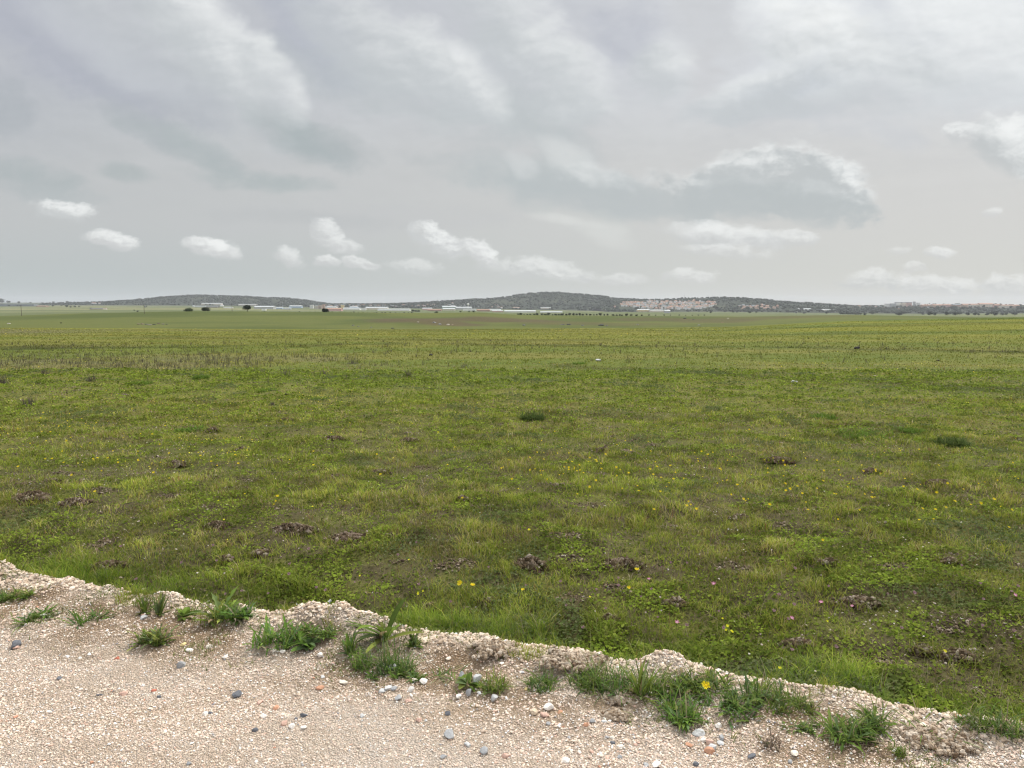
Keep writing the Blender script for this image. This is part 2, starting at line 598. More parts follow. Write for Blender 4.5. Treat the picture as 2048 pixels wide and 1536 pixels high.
def finish(m, t, color, rough=.9, bump=None, bstr=.5, bdist=.01, spec=.3, trans=0.0):
    b = t.n.new('ShaderNodeBsdfPrincipled')
    t.put(b.inputs['Base Color'], color)
    t.put(b.inputs['Roughness'], rough)
    b.inputs['Specular IOR Level'].default_value = spec
    if bump is not None:
        bn = t.n.new('ShaderNodeBump')
        bn.inputs['Strength'].default_value = bstr
        bn.inputs['Distance'].default_value = bdist
        t.l.new(bump, bn.inputs['Height'])
        t.l.new(bn.outputs[0], b.inputs['Normal'])
    out = t.n.new('ShaderNodeOutputMaterial')
    if trans:
        tr = t.n.new('ShaderNodeBsdfTranslucent')
        t.put(tr.inputs[0], color)
        mx = t.n.new('ShaderNodeMixShader')
        mx.inputs[0].default_value = trans
        t.l.new(b.outputs[0], mx.inputs[1])
        t.l.new(tr.outputs[0], mx.inputs[2])
        t.l.new(mx.outputs[0], out.inputs[0])
    else:
        t.l.new(b.outputs[0], out.inputs[0])
    return m


def tint_node(t):
    n = t.n.new('ShaderNodeVertexColor')
    n.layer_name = 'tint'
    return n.outputs[0]


def pos(t):
    return t.n.new('ShaderNodeNewGeometry').outputs['Position']


def ocoord(t):
    return t.n.new('ShaderNodeTexCoord').outputs['Object']


def simple(name, color, rough=.8, var=.25, scale=1.0, spec=.3, trans=0.0, bstr=0.0):
    m, t = newmat(name)
    n = t.noise(ocoord(t), scale, 5, .6)
    c = t.mix(t.ss(n, .3, .7), tuple(q * (1 - var) for q in color), tuple(min(1, q * (1 + var)) for q in color))
    return finish(m, t, c, rough, bump=n if bstr else None, bstr=bstr, bdist=.05, spec=spec, trans=trans)


# vegetation: the colour of each blade or leaf is stored with it
m, t = newmat('leaf_green')
M_LEAF = finish(m, t, tint_node(t), .8, spec=.08, trans=.35)
m, t = newmat('petal')
M_PETAL = finish(m, t, tint_node(t), .7, spec=.15, trans=.3)
m, t = newmat('pebble_stone')
tv = tint_node(t)
n = t.noise(pos(t), 160, 4, .65)
M_PEB = finish(m, t, t.mix(t.ss(n, .3, .75), t.mix(1.0, tv, (.78, .76, .74), 'MULTIPLY'), tv), .85, spec=.25)
m, t = newmat('crumbly_earth')
tv = tint_node(t)
n = t.noise(pos(t), 55, 6, .7)
M_EARTH = finish(m, t, t.mix(t.ss(n, .3, .7), t.mix(1.0, tv, (.55, .52, .5), 'MULTIPLY'), tv), .95, bump=n, bstr=.9, bdist=.02, spec=.1)

# gravel sheet
m, t = newmat('gravel_surface')
P = pos(t)
v1 = t.voro(P, 150)
v2 = t.voro(P, 330)
nz = t.noise(P, 1.3, 5, .6)
nf = t.noise(P, 30, 5, .7)
cellc = t.ramp(t.sep(v1.outputs['Color'])[0], [(0, (.30, .24, .19)), (.15, (.55, .43, .33)), (.45, (.66, .53, .41)), (.7, (.60, .45, .36)),
                                         (.85, (.76, .68, .58)), (.97, (.40, .38, .36))])
c2 = t.ramp(t.sep(v2.outputs['Color'])[1], [(0, (.42, .33, .25)), (.5, (.62, .50, .39)), (1, (.78, .67, .55))])
cg = t.mix(.45, t.mix(.5, cellc, c2), (.60, .50, .395))
cg = t.mix(1.0, cg, (1.36, 1.41, 1.50), 'MULTIPLY')
cg = t.mix(t.ss(t.noise(P, 75, 4, .7), .56, .42), cg, t.mix(1.0, cg, (.76, .74, .71), 'MULTIPLY'))
cg = t.mix(t.ss(nz, .35, .7), cg, t.mix(1.0, cg, (.90, .84, .76), 'MULTIPLY'))
tv = tint_node(t)
cg = t.mix(1.0, cg, tv, 'MULTIPLY')
hgt_ = t.add(t.mul(t.sub(1.0, t.mul(v1.outputs['Distance'], 150.0)), .5), t.mul(nf, .7))
M_GRAVEL = finish(m, t, cg, .95, bump=hgt_, bstr=.7, bdist=.006, spec=.1)

# meadow soil and turf: tint holds the large-scale vegetation colour
m, t = newmat('meadow_turf')
P = pos(t)
tv = tint_node(t)
fade = t.n.new('ShaderNodeVectorMath')
fade.operation = 'LENGTH'
t.l.new(P, fade.inputs[0])
dist = fade.outputs['Value']
nf = t.noise(P, 22, 6, .72)
nm = t.noise(P, 3.2, 6, .65)
nl = t.noise(P, .45, 6, .65)
st2 = t.v('MULTIPLY', P, (1.0, 2.6, 1.0))
nb = t.noise(st2, .06, 5, .62)
soil = t.mix(nf, (.045, .037, .018), (.115, .095, .052))
g = t.mix(t.ss(nf, .25, .75), t.mix(1.0, tv, (.55, .58, .5), 'MULTIPLY'), t.mix(1.0, tv, (1.35, 1.32, 1.3), 'MULTIPLY'))
g = t.mix(t.mul(t.ss(nm, .40, .68), .5), g, t.mix(1.0, g, (1.28, 1.12, 1.15), 'MULTIPLY'))
g = t.mix(t.mul(t.ss(nm, .55, .30), .55), g, t.mix(1.0, g, (.66, .78, .70), 'MULTIPLY'))
g = t.mix(t.mul(t.ss(nl, .52, .34), .5), g, t.mix(1.0, g, (.74, .86, .75), 'MULTIPLY'))
g = t.mix(t.mul(t.ss(nb, .52, .68), .45), g, t.mix(1.0, g, (1.25, 1.08, 1.0), 'MULTIPLY'))
g = t.mix(t.mul(t.ss(nb, .48, .32), .45), g, t.mix(1.0, g, (.75, .85, .80), 'MULTIPLY'))
near = t.ss(dist, 16.0, 5.0)
cturf = t.mix(t.mul(near, t.ss(nm, .62, .45, .35, .95)), g, soil)
M_TURF = finish(m, t, cturf, .95, bump=nf, bstr=.7, bdist=.03, spec=.1)

# ------------------------------------------------------------------ land mesh
ys = [-14.0, -9.0, -6.0, -4.0, -2.6, -1.6, -.8, -.2, .3, .7, 1.0, 1.2]
while ys[-1] < 6.2:
    ys.append(ys[-1] + .018)
while ys[-1] < 15000:
    ys.append(ys[-1] * 1.0135 if ys[-1] > 12 else ys[-1] + .018 + (ys[-1] - 6.2) * .0235)
ys = np.array(ys)
NU = 660
us = np.linspace(-1, 1, NU)
wd = 4.6 + 1.1 * np.maximum(np.abs(ys), 0)
GX = us[None, :] * wd[:, None]
GY = np.repeat(ys[:, None], NU, 1)
GZ = Z(GX, GY)
GZ = np.where(GY > 14, GZ, GZ)
V = np.stack([GX, GY, GZ], -1).reshape(-1, 3)
NY = len(ys)
ii, jj = np.meshgrid(np.arange(NY - 1), np.arange(NU - 1), indexing='ij')
q = np.stack([ii * NU + jj, ii * NU + jj + 1, (ii + 1) * NU + jj + 1, (ii + 1) * NU + jj], -1).reshape(-1, 4)
cx, cy = V[q].mean(1)[:, 0], V[q].mean(1)[:, 1]
sg = cy - edge_y(cx)
is_gravel = sg < .045 + (fbm(cx, cy, .08, 3, 71) - .5) * .08


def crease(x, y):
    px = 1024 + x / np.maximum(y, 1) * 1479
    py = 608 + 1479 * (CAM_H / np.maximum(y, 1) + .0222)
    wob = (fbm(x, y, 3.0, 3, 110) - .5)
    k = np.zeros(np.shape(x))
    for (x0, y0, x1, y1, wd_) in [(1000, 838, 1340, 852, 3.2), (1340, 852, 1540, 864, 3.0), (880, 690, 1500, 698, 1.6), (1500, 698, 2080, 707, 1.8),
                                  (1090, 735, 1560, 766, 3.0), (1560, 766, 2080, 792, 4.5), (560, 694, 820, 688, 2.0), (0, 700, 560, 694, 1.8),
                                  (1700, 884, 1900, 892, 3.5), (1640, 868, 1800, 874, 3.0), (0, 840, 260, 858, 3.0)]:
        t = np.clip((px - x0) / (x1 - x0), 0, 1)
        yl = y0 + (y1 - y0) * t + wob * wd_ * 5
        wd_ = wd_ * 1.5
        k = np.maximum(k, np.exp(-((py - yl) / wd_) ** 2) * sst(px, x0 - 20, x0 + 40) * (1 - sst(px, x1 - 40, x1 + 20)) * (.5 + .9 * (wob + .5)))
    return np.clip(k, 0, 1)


def land_tint(x, y):
    """colour of the vegetation / bare earth by place"""
    a = x / np.maximum(y, 1)
    px = 1024 + a * 1479
    n1 = fbm(x, y * 2.2, 14, 4, 101)
    n2 = fbm(x, y, 3, 4, 102)
    green = np.array([.105, .128, .024])
    olive = np.array([.142, .144, .036])
    yellow = np.array([.172, .170, .026])
    c = green + (olive - green) * sst(n1 + (n2 - .5) * .5, .35, .65)[..., None]
    # flowering belts further out
    wv = fbm(x, y, 45, 3, 103)
    b = sst(y, 32, 60) * (1 - sst(y, 185, 220)) * (.35 + .65 * sst(fbm(x, y * 3.0, 26, 4, 104), .40, .60))
    c = c + (yellow - c) * (b * .50)[..., None]
    rh = sst(px, 1250, 1750) * sst(y, 50, 80) * (1 - sst(y, 215, 235))
    gr_ = np.array([.090, .125, .018]) + (np.array([.150, .155, .020]) - np.array([.090, .125, .018])) * sst(fbm(x, y * 2.4, 30, 4, 111), .45, .62)[..., None]
    c = c * (1 - .85 * rh[..., None]) + gr_ * (.85 * rh)[..., None]
    # grey-brown belt of dead stalks on the left
    d = np.exp(-((y - 27) / 5.0) ** 2) * (1 - sst(px, 600, 1000)) * sst(fbm(x, y * 1.6, 4, 4, 105), .38, .62)
    c = c + (np.array([.125, .112, .075]) - c) * (d * .45)[..., None]
    d = sst(y, 60, 75) * (1 - sst(y, 130, 150)) * (1 - sst(px, 350, 700)) * sst(wv, .35, .6)
    c = c + (np.array([.135, .125, .065]) - c) * (d * .75)[..., None]
    # dark creases: rut lines across the field, drawn as darker colour without relief
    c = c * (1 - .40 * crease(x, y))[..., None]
    str_ = sst(fbm(x * .5, y * 2.2, 16, 4, 109), .54, .66) * sst(y, 20, 40) * (1 - sst(y, 190, 215))
    c = c * (1 - .30 * str_[..., None])
    # slopes of the low ridge
    m = sst(y, 200, 260) * (1 - sst(y, 950, 1100))
    hc = np.array([.066, .084, .021]) + (np.array([.096, .104, .031]) - np.array([.066, .078, .023])) * sst(fbm(x, y, 60, 4, 106), .35, .65)[..., None]
    c = c * (1 - m[..., None]) + hc * m[..., None]
    for (bx, bd, rx, rd, k) in [(840, 440, 120, 60, 1.0), (900, 400, 90, 32, .9), (1000, 480, 100, 50, .95), (1060, 455, 70, 35, .9),
                                (1120, 420, 110, 35, .6), (1310, 500, 90, 40, .65), (1430, 470, 110, 50, .65), (1510, 520, 110, 60, .5),
                                (1620, 560, 100, 60, .4), (1250, 400, 90, 28, .5)]:
        r = ((px - bx) / rx) ** 2 + ((y - bd) / rd) ** 2 + (fbm(x, y, 25, 4, 107) - .5) * 1.1
        k2 = k * (1 - sst(r, .35, 1.2)) * m
        c = c + (np.array([.082, .066, .034]) - c) * k2[..., None]
    # pale plain with strip fields
    pl_ = sst(y, 950, 1150)
    n3 = fbm(x * .35, y, 330, 4, 108)
    lf = 1 - sst(px, 250, 900)
    pc = np.array([.095, .115, .045]) + (np.array([.200, .195, .100]) - np.array([.095, .115, .045])) * (sst(n3, .38, .62) * (.35 + .65 * lf))[..., None]
    c = c * (1 - pl_[..., None]) + pc * pl_[..., None]
    dk_ = sst(y, 4300, 5200)
    c = c * (1 - dk_[..., None]) + np.array([.055, .07, .04]) * dk_[..., None]
    return c


vx, vy = V[:, 0], V[:, 1]
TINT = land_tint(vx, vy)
sv = vy - edge_y(vx)
# bare trodden earth between the wheel track and the edge
gt = np.ones((len(V), 3))
ez = sst(sv, -.80, -.25) * (.30 + .70 * sst(fbm(vx, vy, .3, 4, 72), .36, .58)) * (1 - sst(np.abs(sv + .02), .14, .02) * .8)
gt = gt * (1 - ez[:, None]) + np.array([.60, .53, .44]) * ez[:, None]
st_ = sst(fbm(vx + vy * .4, vy * 2.6, .8, 4, 73), .50, .68)
gt *= (1 - .14 * st_[:, None] * np.array([.8, 1.0, 1.3]))


def submesh(mask, name, mat, cols):
    f = q[mask]
    used = np.unique(f)
    remap = np.zeros(len(V), np.int64)
    remap[used] = np.arange(len(used))
    me = mesh_np(name, V[used], remap[f], mat, cols[used], smooth=True)
    return obj(name, me)


tag(submesh(is_gravel, 'gravel_road', M_GRAVEL, gt), 'pale pinkish beige gravel track with a crumbling edge along the meadow', kind='structure')
far_mask = (~is_gravel) & (cy > 205)
tag(submesh((~is_gravel) & (cy <= 205), 'meadow_ground', M_TURF, TINT), 'green flowering meadow ground falling gently away from the track', kind='structure')
tag(submesh(far_mask, 'terrain', M_TURF, TINT), 'low olive ridge with brown slopes and the pale plain beyond it', kind='structure')


# ================================================================== NEAR GROUND: pebbles, grass, herbs
def unit_rand(n):
    return RNG.random(n)


def sample_land(n, d0, d1, p=0.0, margin=1.5, wide=.80):
    """points on the meadow, log-uniform in distance so that the picture is evenly filled"""
    r = RNG.random(n)
    if p == 0:
        D = d0 * (d1 / d0) ** r
    else:
        D = (d0 ** p + r * (d1 ** p - d0 ** p)) ** (1 / p)
    x = (RNG.random(n) * 2 - 1) * (wide * D + margin)
    return x, D


ICO_T = (1 + 5 ** .5) / 2
_iv = np.array([(-1, ICO_T, 0), (1, ICO_T, 0), (-1, -ICO_T, 0), (1, -ICO_T, 0), (0, -1, ICO_T), (0, 1, ICO_T), (0, -1, -ICO_T), (0, 1, -ICO_T),
                (ICO_T, 0, -1), (ICO_T, 0, 1), (-ICO_T, 0, -1), (-ICO_T, 0, 1)]) / math.sqrt(1 + ICO_T ** 2)
_if = np.array([(0, 11, 5), (0, 5, 1), (0, 1, 7), (0, 7, 10), (0, 10, 11), (1, 5, 9), (5, 11, 4), (11, 10, 2), (10, 7, 6), (7, 1, 8),
                (3, 9, 4), (3, 4, 2), (3, 2, 6), (3, 6, 8), (3, 8, 9), (4, 9, 5), (2, 4, 11), (6, 2, 10), (8, 6, 7), (9, 8, 1)])


def subdiv(v, f):
    v = [tuple(p) for p in v]
    cache, out = {}, []

    def mid(a, b):
        k = (min(a, b), max(a, b))
        if k not in cache:
            p = np.array(v[a]) + np.array(v[b])
            p /= np.linalg.norm(p)
            cache[k] = len(v)
            v.append(tuple(p))
        return cache[k]
    for a, b, c in f:
        ab, bc, ca_ = mid(a, b), mid(b, c), mid(c, a)
        out += [(a, ab, ca_), (b, bc, ab), (c, ca_, bc), (ab, bc, ca_)]
    return np.array(v), np.array(out)


ICO1 = subdiv(_iv, _if)
ICO2 = subdiv(*ICO1)
ICO3 = subdiv(*ICO2)

PEB_COLS = np.array([(.70, .58, .46), (.62, .49, .37), (.76, .68, .58), (.66, .50, .39), (.84, .80, .74), (.56, .45, .36), (.68, .45, .34),
                     (.40, .39, .38), (.74, .62, .47), (.55, .28, .18), (.28, .28, .29), (.72, .55, .44)])
PEB_W = np.array([.24, .16, .17, .12, .06, .10, .03, .010, .10, .003, .003, .05])


def scatter_pebbles(name, x, y, size, label, cols=PEB_COLS, wts=PEB_W, sink=.25):
    n = len(x)
    z = Z(x, y)
    nb = 12
    ang = RNG.random(n) * 2 * pi
    base = _iv[None] * (1 + (RNG.random((n, nb, 1)) - .5) * .55)
    sc = size[:, None] * np.stack([.6 + .55 * RNG.random(n), .5 + .4 * RNG.random(n), .3 + .35 * RNG.random(n)], -1)
    v = base * sc[:, None, :]
    tl = (RNG.random(n) - .5) * .9
    c, s = np.cos(tl)[:, None], np.sin(tl)[:, None]
    v = np.stack([v[..., 0] * c - v[..., 2] * s, v[..., 1], v[..., 0] * s + v[..., 2] * c], -1)
    c, s = np.cos(ang)[:, None], np.sin(ang)[:, None]
    v = np.stack([v[..., 0] * c - v[..., 1] * s, v[..., 0] * s + v[..., 1] * c, v[..., 2]], -1)
    v += np.stack([x, y, z + size * (.33 - sink)], -1)[:, None, :]
    f = _if[None] + (np.arange(n) * nb)[:, None, None]
    ci = RNG.choice(len(cols), n, p=wts / wts.sum())
    col = cols[ci] * (.94 + .26 * RNG.random((n, 1))) * np.array([1.08, 1.10, 1.15])
    col = np.repeat(np.clip(col, 0, .9), nb, 0)
    o = obj(name, mesh_np(name, v.reshape(-1, 3), f.reshape(-1, 3), M_PEB, col))
    return tag(o, label, kind='stuff')


# gravel: fine crumbs everywhere on the track, coarser ones among them
def road_pts(n, ymin=1.9):
    y = ymin + (6.2 - ymin) * RNG.random(n) ** 1.3
    x = (RNG.random(n) * 2 - 1) * (1.0 + .82 * y)
    s = y - edge_y(x)
    k = s < .03
    return x[k], y[k], s[k]


x, y, s = road_pts(520000)
worn = sst(fbm(x + y * 1.2, y * 2.6 - x * .6, .9, 4, 231), .46, .60) * (1 - sst(s, -.6, -.2))
earthy = sst(s, -.80, -.25) * (1 - sst(s, -.12, -.02)) * sst(fbm(x, y, .3, 4, 72), .40, .58)
k = RNG.random(len(x)) > np.maximum(.6 * worn, .72 * earthy)
x, y, s = x[k], y[k], s[k]
size = .0022 + .0036 * RNG.random(len(x)) ** 2
scatter_pebbles('fine_gravel', x, y, size, 'fine pale beige gravel packed over the whole track', sink=.08)
x, y, s = road_pts(60000)
dens = .12 + .75 * sst(fbm(x, y, .35, 3, 201), .45, .65)
k = RNG.random(len(x)) < dens * (.6 + .4 * sst(s, -1.0, -.2))
x, y = x[k], y[k]
size = .0045 + .0065 * RNG.random(len(x)) ** 3
scatter_pebbles('coarse_gravel', x, y, size, 'coarser loose pebbles strewn over the gravel track', sink=.1)

# crumbly lip: lumps of caked gravel broken off along the edge
x = (RNG.random(9000) * 2 - 1) * 4.6
y = edge_y(x) + RNG.normal(size=9000) * .05 - .03
k = RNG.random(9000) < .25 + .75 * sst(fbm(x, y, .3, 3, 221), .42, .6)
x, y = x[k], y[k]
scatter_pebbles('gravel_crumbs', x, y, .006 + .013 * RNG.random(len(x)) ** 2, 'crumbling lumps of caked gravel along the edge of the track',
                np.array([(.60, .49, .37), (.50, .39, .28), (.40, .30, .21), (.70, .60, .48)]), np.array([.4, .3, .15, .15]), sink=.2)

# pebbles rolled down from the edge into the first grass
x = (RNG.random(26000) * 2 - 1) * 4.6
sp_ = np.abs(RNG.normal(size=26000)) * .16
y = edge_y(x) + sp_
k = RNG.random(26000) < .15 + .85 * sst(fbm(x, y, .25, 3, 222), .45, .65)
x, y = x[k], y[k]
scatter_pebbles('spilled_gravel', x, y, .004 + .009 * RNG.random(len(x)) ** 2.5, 'gravel spilled from the track edge into the first grass', sink=-.35)

# crumbs of gravel spilled into the near meadow, on bare patches
SOIL_SEED = 301


def pocks(x, y):
    """small scattered scrapes of earth, each a few hands wide"""
    u, v = x / .52, y / .40
    iu, iv = np.floor(u), np.floor(v)
    best = np.zeros(np.shape(x))
    for du in (-1, 0, 1):
        for dv in (-1, 0, 1):
            cu, cv = iu + du, iv + dv
            px_ = (cu + .2 + .6 * _h(cu, cv, 801)) * .52
            py_ = (cv + .2 + .6 * _h(cu, cv, 802)) * .40
            r = .05 + .13 * _h(cu, cv, 803) ** 1.5
            on = _h(cu, cv, 804) < .30 + .5 * sst(fbm(px_, py_ * 1.6, 2.2, 2, 805), .42, .60)
            q_ = ((x - px_) / r) ** 2 + ((y - py_) / (r * .5)) ** 2
            best = np.maximum(best, np.where(on, np.clip(1.25 - q_, 0, 1), 0))
    return best * (.4 + 1.2 * fbm(x, y, .07, 2, 806)) * sst(y, 24, 12) * sst(y - edge_y(x), .35, .7)


def bare(x, y):
    """0..1 how bare the soil lies"""
    return np.maximum(bare_wide(x, y) * .8, np.clip(pocks(x, y), 0, 1))


def bare_wide(x, y):
    b = sst(fbm(x, y * 1.5, .42, 4, SOIL_SEED) * .7 + fbm(x, y, 2.4, 2, SOIL_SEED + 9) * .3, .565, .64)
    return b * sst(y, 30, 14) * sst(y - edge_y(x), .5, 1.2)


# clods of turned earth on the scrapes
x, y = sample_land(420000, 2.7, 20)
p_ = pocks(x, y)
k = RNG.random(len(x)) < (p_ > .3) * (.25 + .6 * p_)
x, y, p_ = x[k], y[k], p_[k]
sz_ = (.004 + .011 * RNG.random(len(x)) ** 2) * np.maximum(1, y / 9)
scatter_pebbles('earth_clods', x, y, sz_, 'small brown clods of earth on scattered scrapes in the meadow',
                np.array([(.120, .086, .052), (.170, .125, .08), (.25, .20, .14), (.36, .30, .235), (.08, .052, .038)]), np.array([.3, .3, .2, .08, .2]), sink=-.25)

x, y = sample_land(26000, 2.6, 12)
s = y - edge_y(x)
k = (s > .3) & (bare(x, y) > .35)
x, y = x[k], y[k]
cols = np.array([(.62, .56, .48), (.42, .36, .29), (.30, .24, .18), (.74, .70, .64), (.20, .15, .11)])
scatter_pebbles('soil_crumbs', x, y, .004 + .007 * RNG.random(len(x)) ** 2, 'small stones and crumbs of earth on the bare patches of the meadow',
                cols, np.array([.12, .25, .3, .06, .27]), sink=.1)


def blades(name, x, y, h, wdt, col, label, lean=.45, z=None, curl=.5, mat=None, kind='stuff', segs=2):
    """grass blades: bent tapering strips"""
    n = len(x)
    z = Z(x, y) if z is None else z
    az = RNG.random(n) * 2 * pi
    fa = az + pi / 2 + (RNG.random(n) - .5) * 1.2
    ln = lean * (.25 + RNG.random(n)) * h
    dxl, dyl = np.cos(az) * ln, np.sin(az) * ln
    wx, wy = np.cos(fa) * wdt / 2, np.sin(fa) * wdt / 2
    P0 = np.stack([x, y, z - .004], -1)
    ts = [0, .55, 1.0] if segs == 2 else [0, .35, .7, 1.0]
    W_ = [1.0, .8, 0] if segs == 2 else [.8, 1.0, .65, 0]
    vs = []
    for t_, w_ in zip(ts, W_):
        c = P0 + np.stack([dxl * t_ ** 1.8, dyl * t_ ** 1.8, h * (t_ - curl * .35 * t_ ** 3)], -1)
        wv = np.stack([wx, wy, wx * 0], -1) * w_
        if w_ > 0:
            vs += [c - wv, c + wv]
        else:
            vs += [c]
    v = np.stack(vs, 1)
    nb = v.shape[1]
    o_ = (np.arange(n) * nb)[:, None]
    quads = []
    for k_ in range(len(ts) - 2):
        b_ = 2 * k_
        quads.append(o_ + np.array([[b_, b_ + 1, b_ + 3, b_ + 2]]))
    b_ = 2 * (len(ts) - 2)
    tri = o_ + np.array([[b_, b_ + 1, b_ + 2]])
    cc = np.repeat(np.clip(col, 0, .9)[:, None, :], nb, 1).reshape(-1, 3)
    return mesh_np(name, v.reshape(-1, 3), [np.concatenate(quads), tri], mat or M_LEAF, cc)


def leaves(name, x, y, z, size, tilt, col, aspect=1.0, mat=None):
    """small leaves: two triangles folded along the midrib, lying at random tilts"""
    n = len(x)
    az = RNG.random(n) * 2 * pi
    ti = tilt * (RNG.random(n) - .2)
    d = np.stack([np.cos(az) * np.cos(ti), np.sin(az) * np.cos(ti), np.sin(ti)], -1)
    sx = np.stack([-np.sin(az), np.cos(az), np.zeros(n)], -1)
    up = np.cross(d, sx)
    up *= np.sign(up[:, 2:3] + 1e-9)
    c = np.stack([x, y, z], -1)
    L = size[:, None]
    Wd = L * aspect * .5
    roll = ((RNG.random(n) - .5) * .8)[:, None]
    a0 = c
    a1 = c + d * L * .5 + sx * Wd + up * (L * .12 + Wd * roll)
    a2 = c + d * L + up * L * -.05
    a3 = c + d * L * .5 - sx * Wd + up * (L * .12 - Wd * roll)
    v = np.stack([a0, a1, a2, a3], 1).reshape(-1, 3)
    o_ = (np.arange(n) * 4)[:, None]
    f = np.concatenate([o_ + np.array([[0, 1, 2]]), o_ + np.array([[0, 2, 3]])])
    cc = np.repeat(np.clip(col, 0, .9)[:, None, :], 4, 1).reshape(-1, 3)
    return mesh_np(name, v, f, mat or M_LEAF, cc)


def veg_col(x, y, pal, wts, var=.28, by=None):
    n = len(x)
    w_ = np.asarray(wts, float)
    ci = RNG.choice(len(pal), n, p=w_ / w_.sum())
    c = np.array(pal)[ci]
    c = c * (1 - var / 2 + var * RNG.random((n, 1)))
    return c


GREEN = [(.170, .212, .024), (.225, .255, .038), (.118, .160, .022), (.270, .255, .058), (.170, .190, .062), (.25, .21, .08), (.34, .28, .16), (.16, .08, .04)]


def field_grass(n, d0, d1, name, label, hmul=1.0, wmul=1.0):
    x, y = sample_land(n, d0, d1)
    s = y - edge_y(x)
    patch = fbm(x, y, .55, 4, 311)
    patch2 = fbm(x, y * 1.5, 3.2, 4, 312)
    b = bare(x, y)
    keep = (s > .03 - .16 * sst(fbm(x, y, .22, 3, 319), .52, .68)) & (RNG.random(n) < (.30 + .8 * sst(patch, .32, .6)) * (1 - .88 * b) * (.35 + .65 * sst(fbm(x, y, .11, 2, 315), .3, .55)))
    x, y, s, patch, patch2, b = (q_[keep] for q_ in (x, y, s, patch, patch2, b))
    n = len(x)
    h = (.018 + .034 * RNG.random(n) ** 1.5 + .034 * sst(patch, .45, .7) * RNG.random(n)) * (1 + .35 * sst(y, 8, 40))
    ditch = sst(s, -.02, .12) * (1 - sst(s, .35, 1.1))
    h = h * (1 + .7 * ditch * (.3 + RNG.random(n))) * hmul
    wdt = np.maximum(.0026, .00072 * y) * (.7 + .7 * RNG.random(n)) * wmul
    dry = sst(fbm(x, y * 1.3, .75, 4, 313), .40, .62)
    c = veg_col(x, y, GREEN[:5], [3, 3, 2.2, 2, 1.4])
    cd_ = veg_col(x, y, GREEN[3:], [3, .8, 2.5, 1.6, .7])
    isd = (RNG.random(n) < (.10 + .42 * dry) * (1 - .85 * ditch))
    c[isd] = cd_[isd]
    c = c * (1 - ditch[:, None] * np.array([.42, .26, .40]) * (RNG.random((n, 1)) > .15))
    cl = fbm(x, y, .16, 3, 316)
    c = c * (.74 + .72 * sst(cl, .25, .75))[:, None] * (1 + .35 * (sst(fbm(x, y, .45, 2, 317), .55, .75) * (1 - b)))[:, None]
    h = h * (.7 + .9 * sst(cl, .4, .8))
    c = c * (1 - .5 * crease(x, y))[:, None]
    # far blades take on the colour of the place
    lt = land_tint(x, y)
    k = (sst(y, 12, 34) * .8)[:, None]
    lum = (.75 + .5 * RNG.random(n))[:, None] * (.8 + .4 * sst(fbm(x, y * 1.5, .7, 3, 318), .3, .7))[:, None]
    c = c * (1 - k) + lt * 1.12 * lum * k
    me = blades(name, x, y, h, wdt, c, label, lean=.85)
    return tag(obj(name, me), label, kind='stuff')


field_grass(900000, 2.4, 14, 'meadow_grass', 'short uneven green grass covering the near meadow')
field_grass(260000, 14, 150, 'distant_meadow_grass', 'olive green grass of the meadow further from the track', 1.15, 1.15)

# clover and small herbs between the grass
n = 620000
x, y = sample_land(n, 2.5, 22)
s = y - edge_y(x)
pz = fbm(x, y, .42, 4, 321)
keep = (s > .10) & (RNG.random(n) < .22 + .78 * sst(pz, .40, .62)) & (RNG.random(n) > .8 * bare(x, y))
x, y, s, pz = (q_[keep] for q_ in (x, y, s, pz))
n = len(x)
sp = fbm(x, y, .8, 3, 322)
c = veg_col(x, y, [(.160, .215, .024), (.110, .158, .020), (.205, .245, .040)], [3, 2, 2], .35)
cb = veg_col(x, y, [(.105, .140, .042), (.150, .170, .075)], [2, 1], .35)
k = sst(sp, .60, .70)[:, None]
c = c * (.6 + .8 * sst(fbm(x, y, .13, 3, 323), .3, .7))[:, None]
c = c * (1 - k) + cb * k
z = Z(x, y) + .004 + .034 * RNG.random(n) * sst(pz, .4, .7) + .02 * sst(y, 8, 20)
obj_ = obj('clover', leaves('clover', x, y, z, (.011 + .014 * RNG.random(n) ** 2) * np.maximum(1, y / 7), 1.3, c, 1.0))
tag(obj_, 'low clover and small leafy herbs woven through the grass', kind='stuff')

# dry stalks and litter lying on bare patches and among the grass
n = 270000
x, y = sample_land(n, 2.5, 26)
s = y - edge_y(x)
b = bare(x, y)
dry = sst(fbm(x, y * 1.3, .75, 4, 313), .42, .62)
keep = (s > .25) & (RNG.random(n) < .12 + .65 * b + .40 * dry)
x, y, b = x[keep], y[keep], b[keep]
n = len(x)
c = veg_col(x, y, [(.27, .21, .14), (.19, .14, .09), (.38, .32, .23), (.10, .07, .045)], [2, 3, 1.0, 2.5], .3)
me = blades('dry_straw', x, y, .012 + .03 * RNG.random(n), np.maximum(.0028, .0007 * y), c, '', lean=2.2)
tag(obj('dry_straw', me), 'dry brown stalks and straw lying through the grass', kind='stuff')


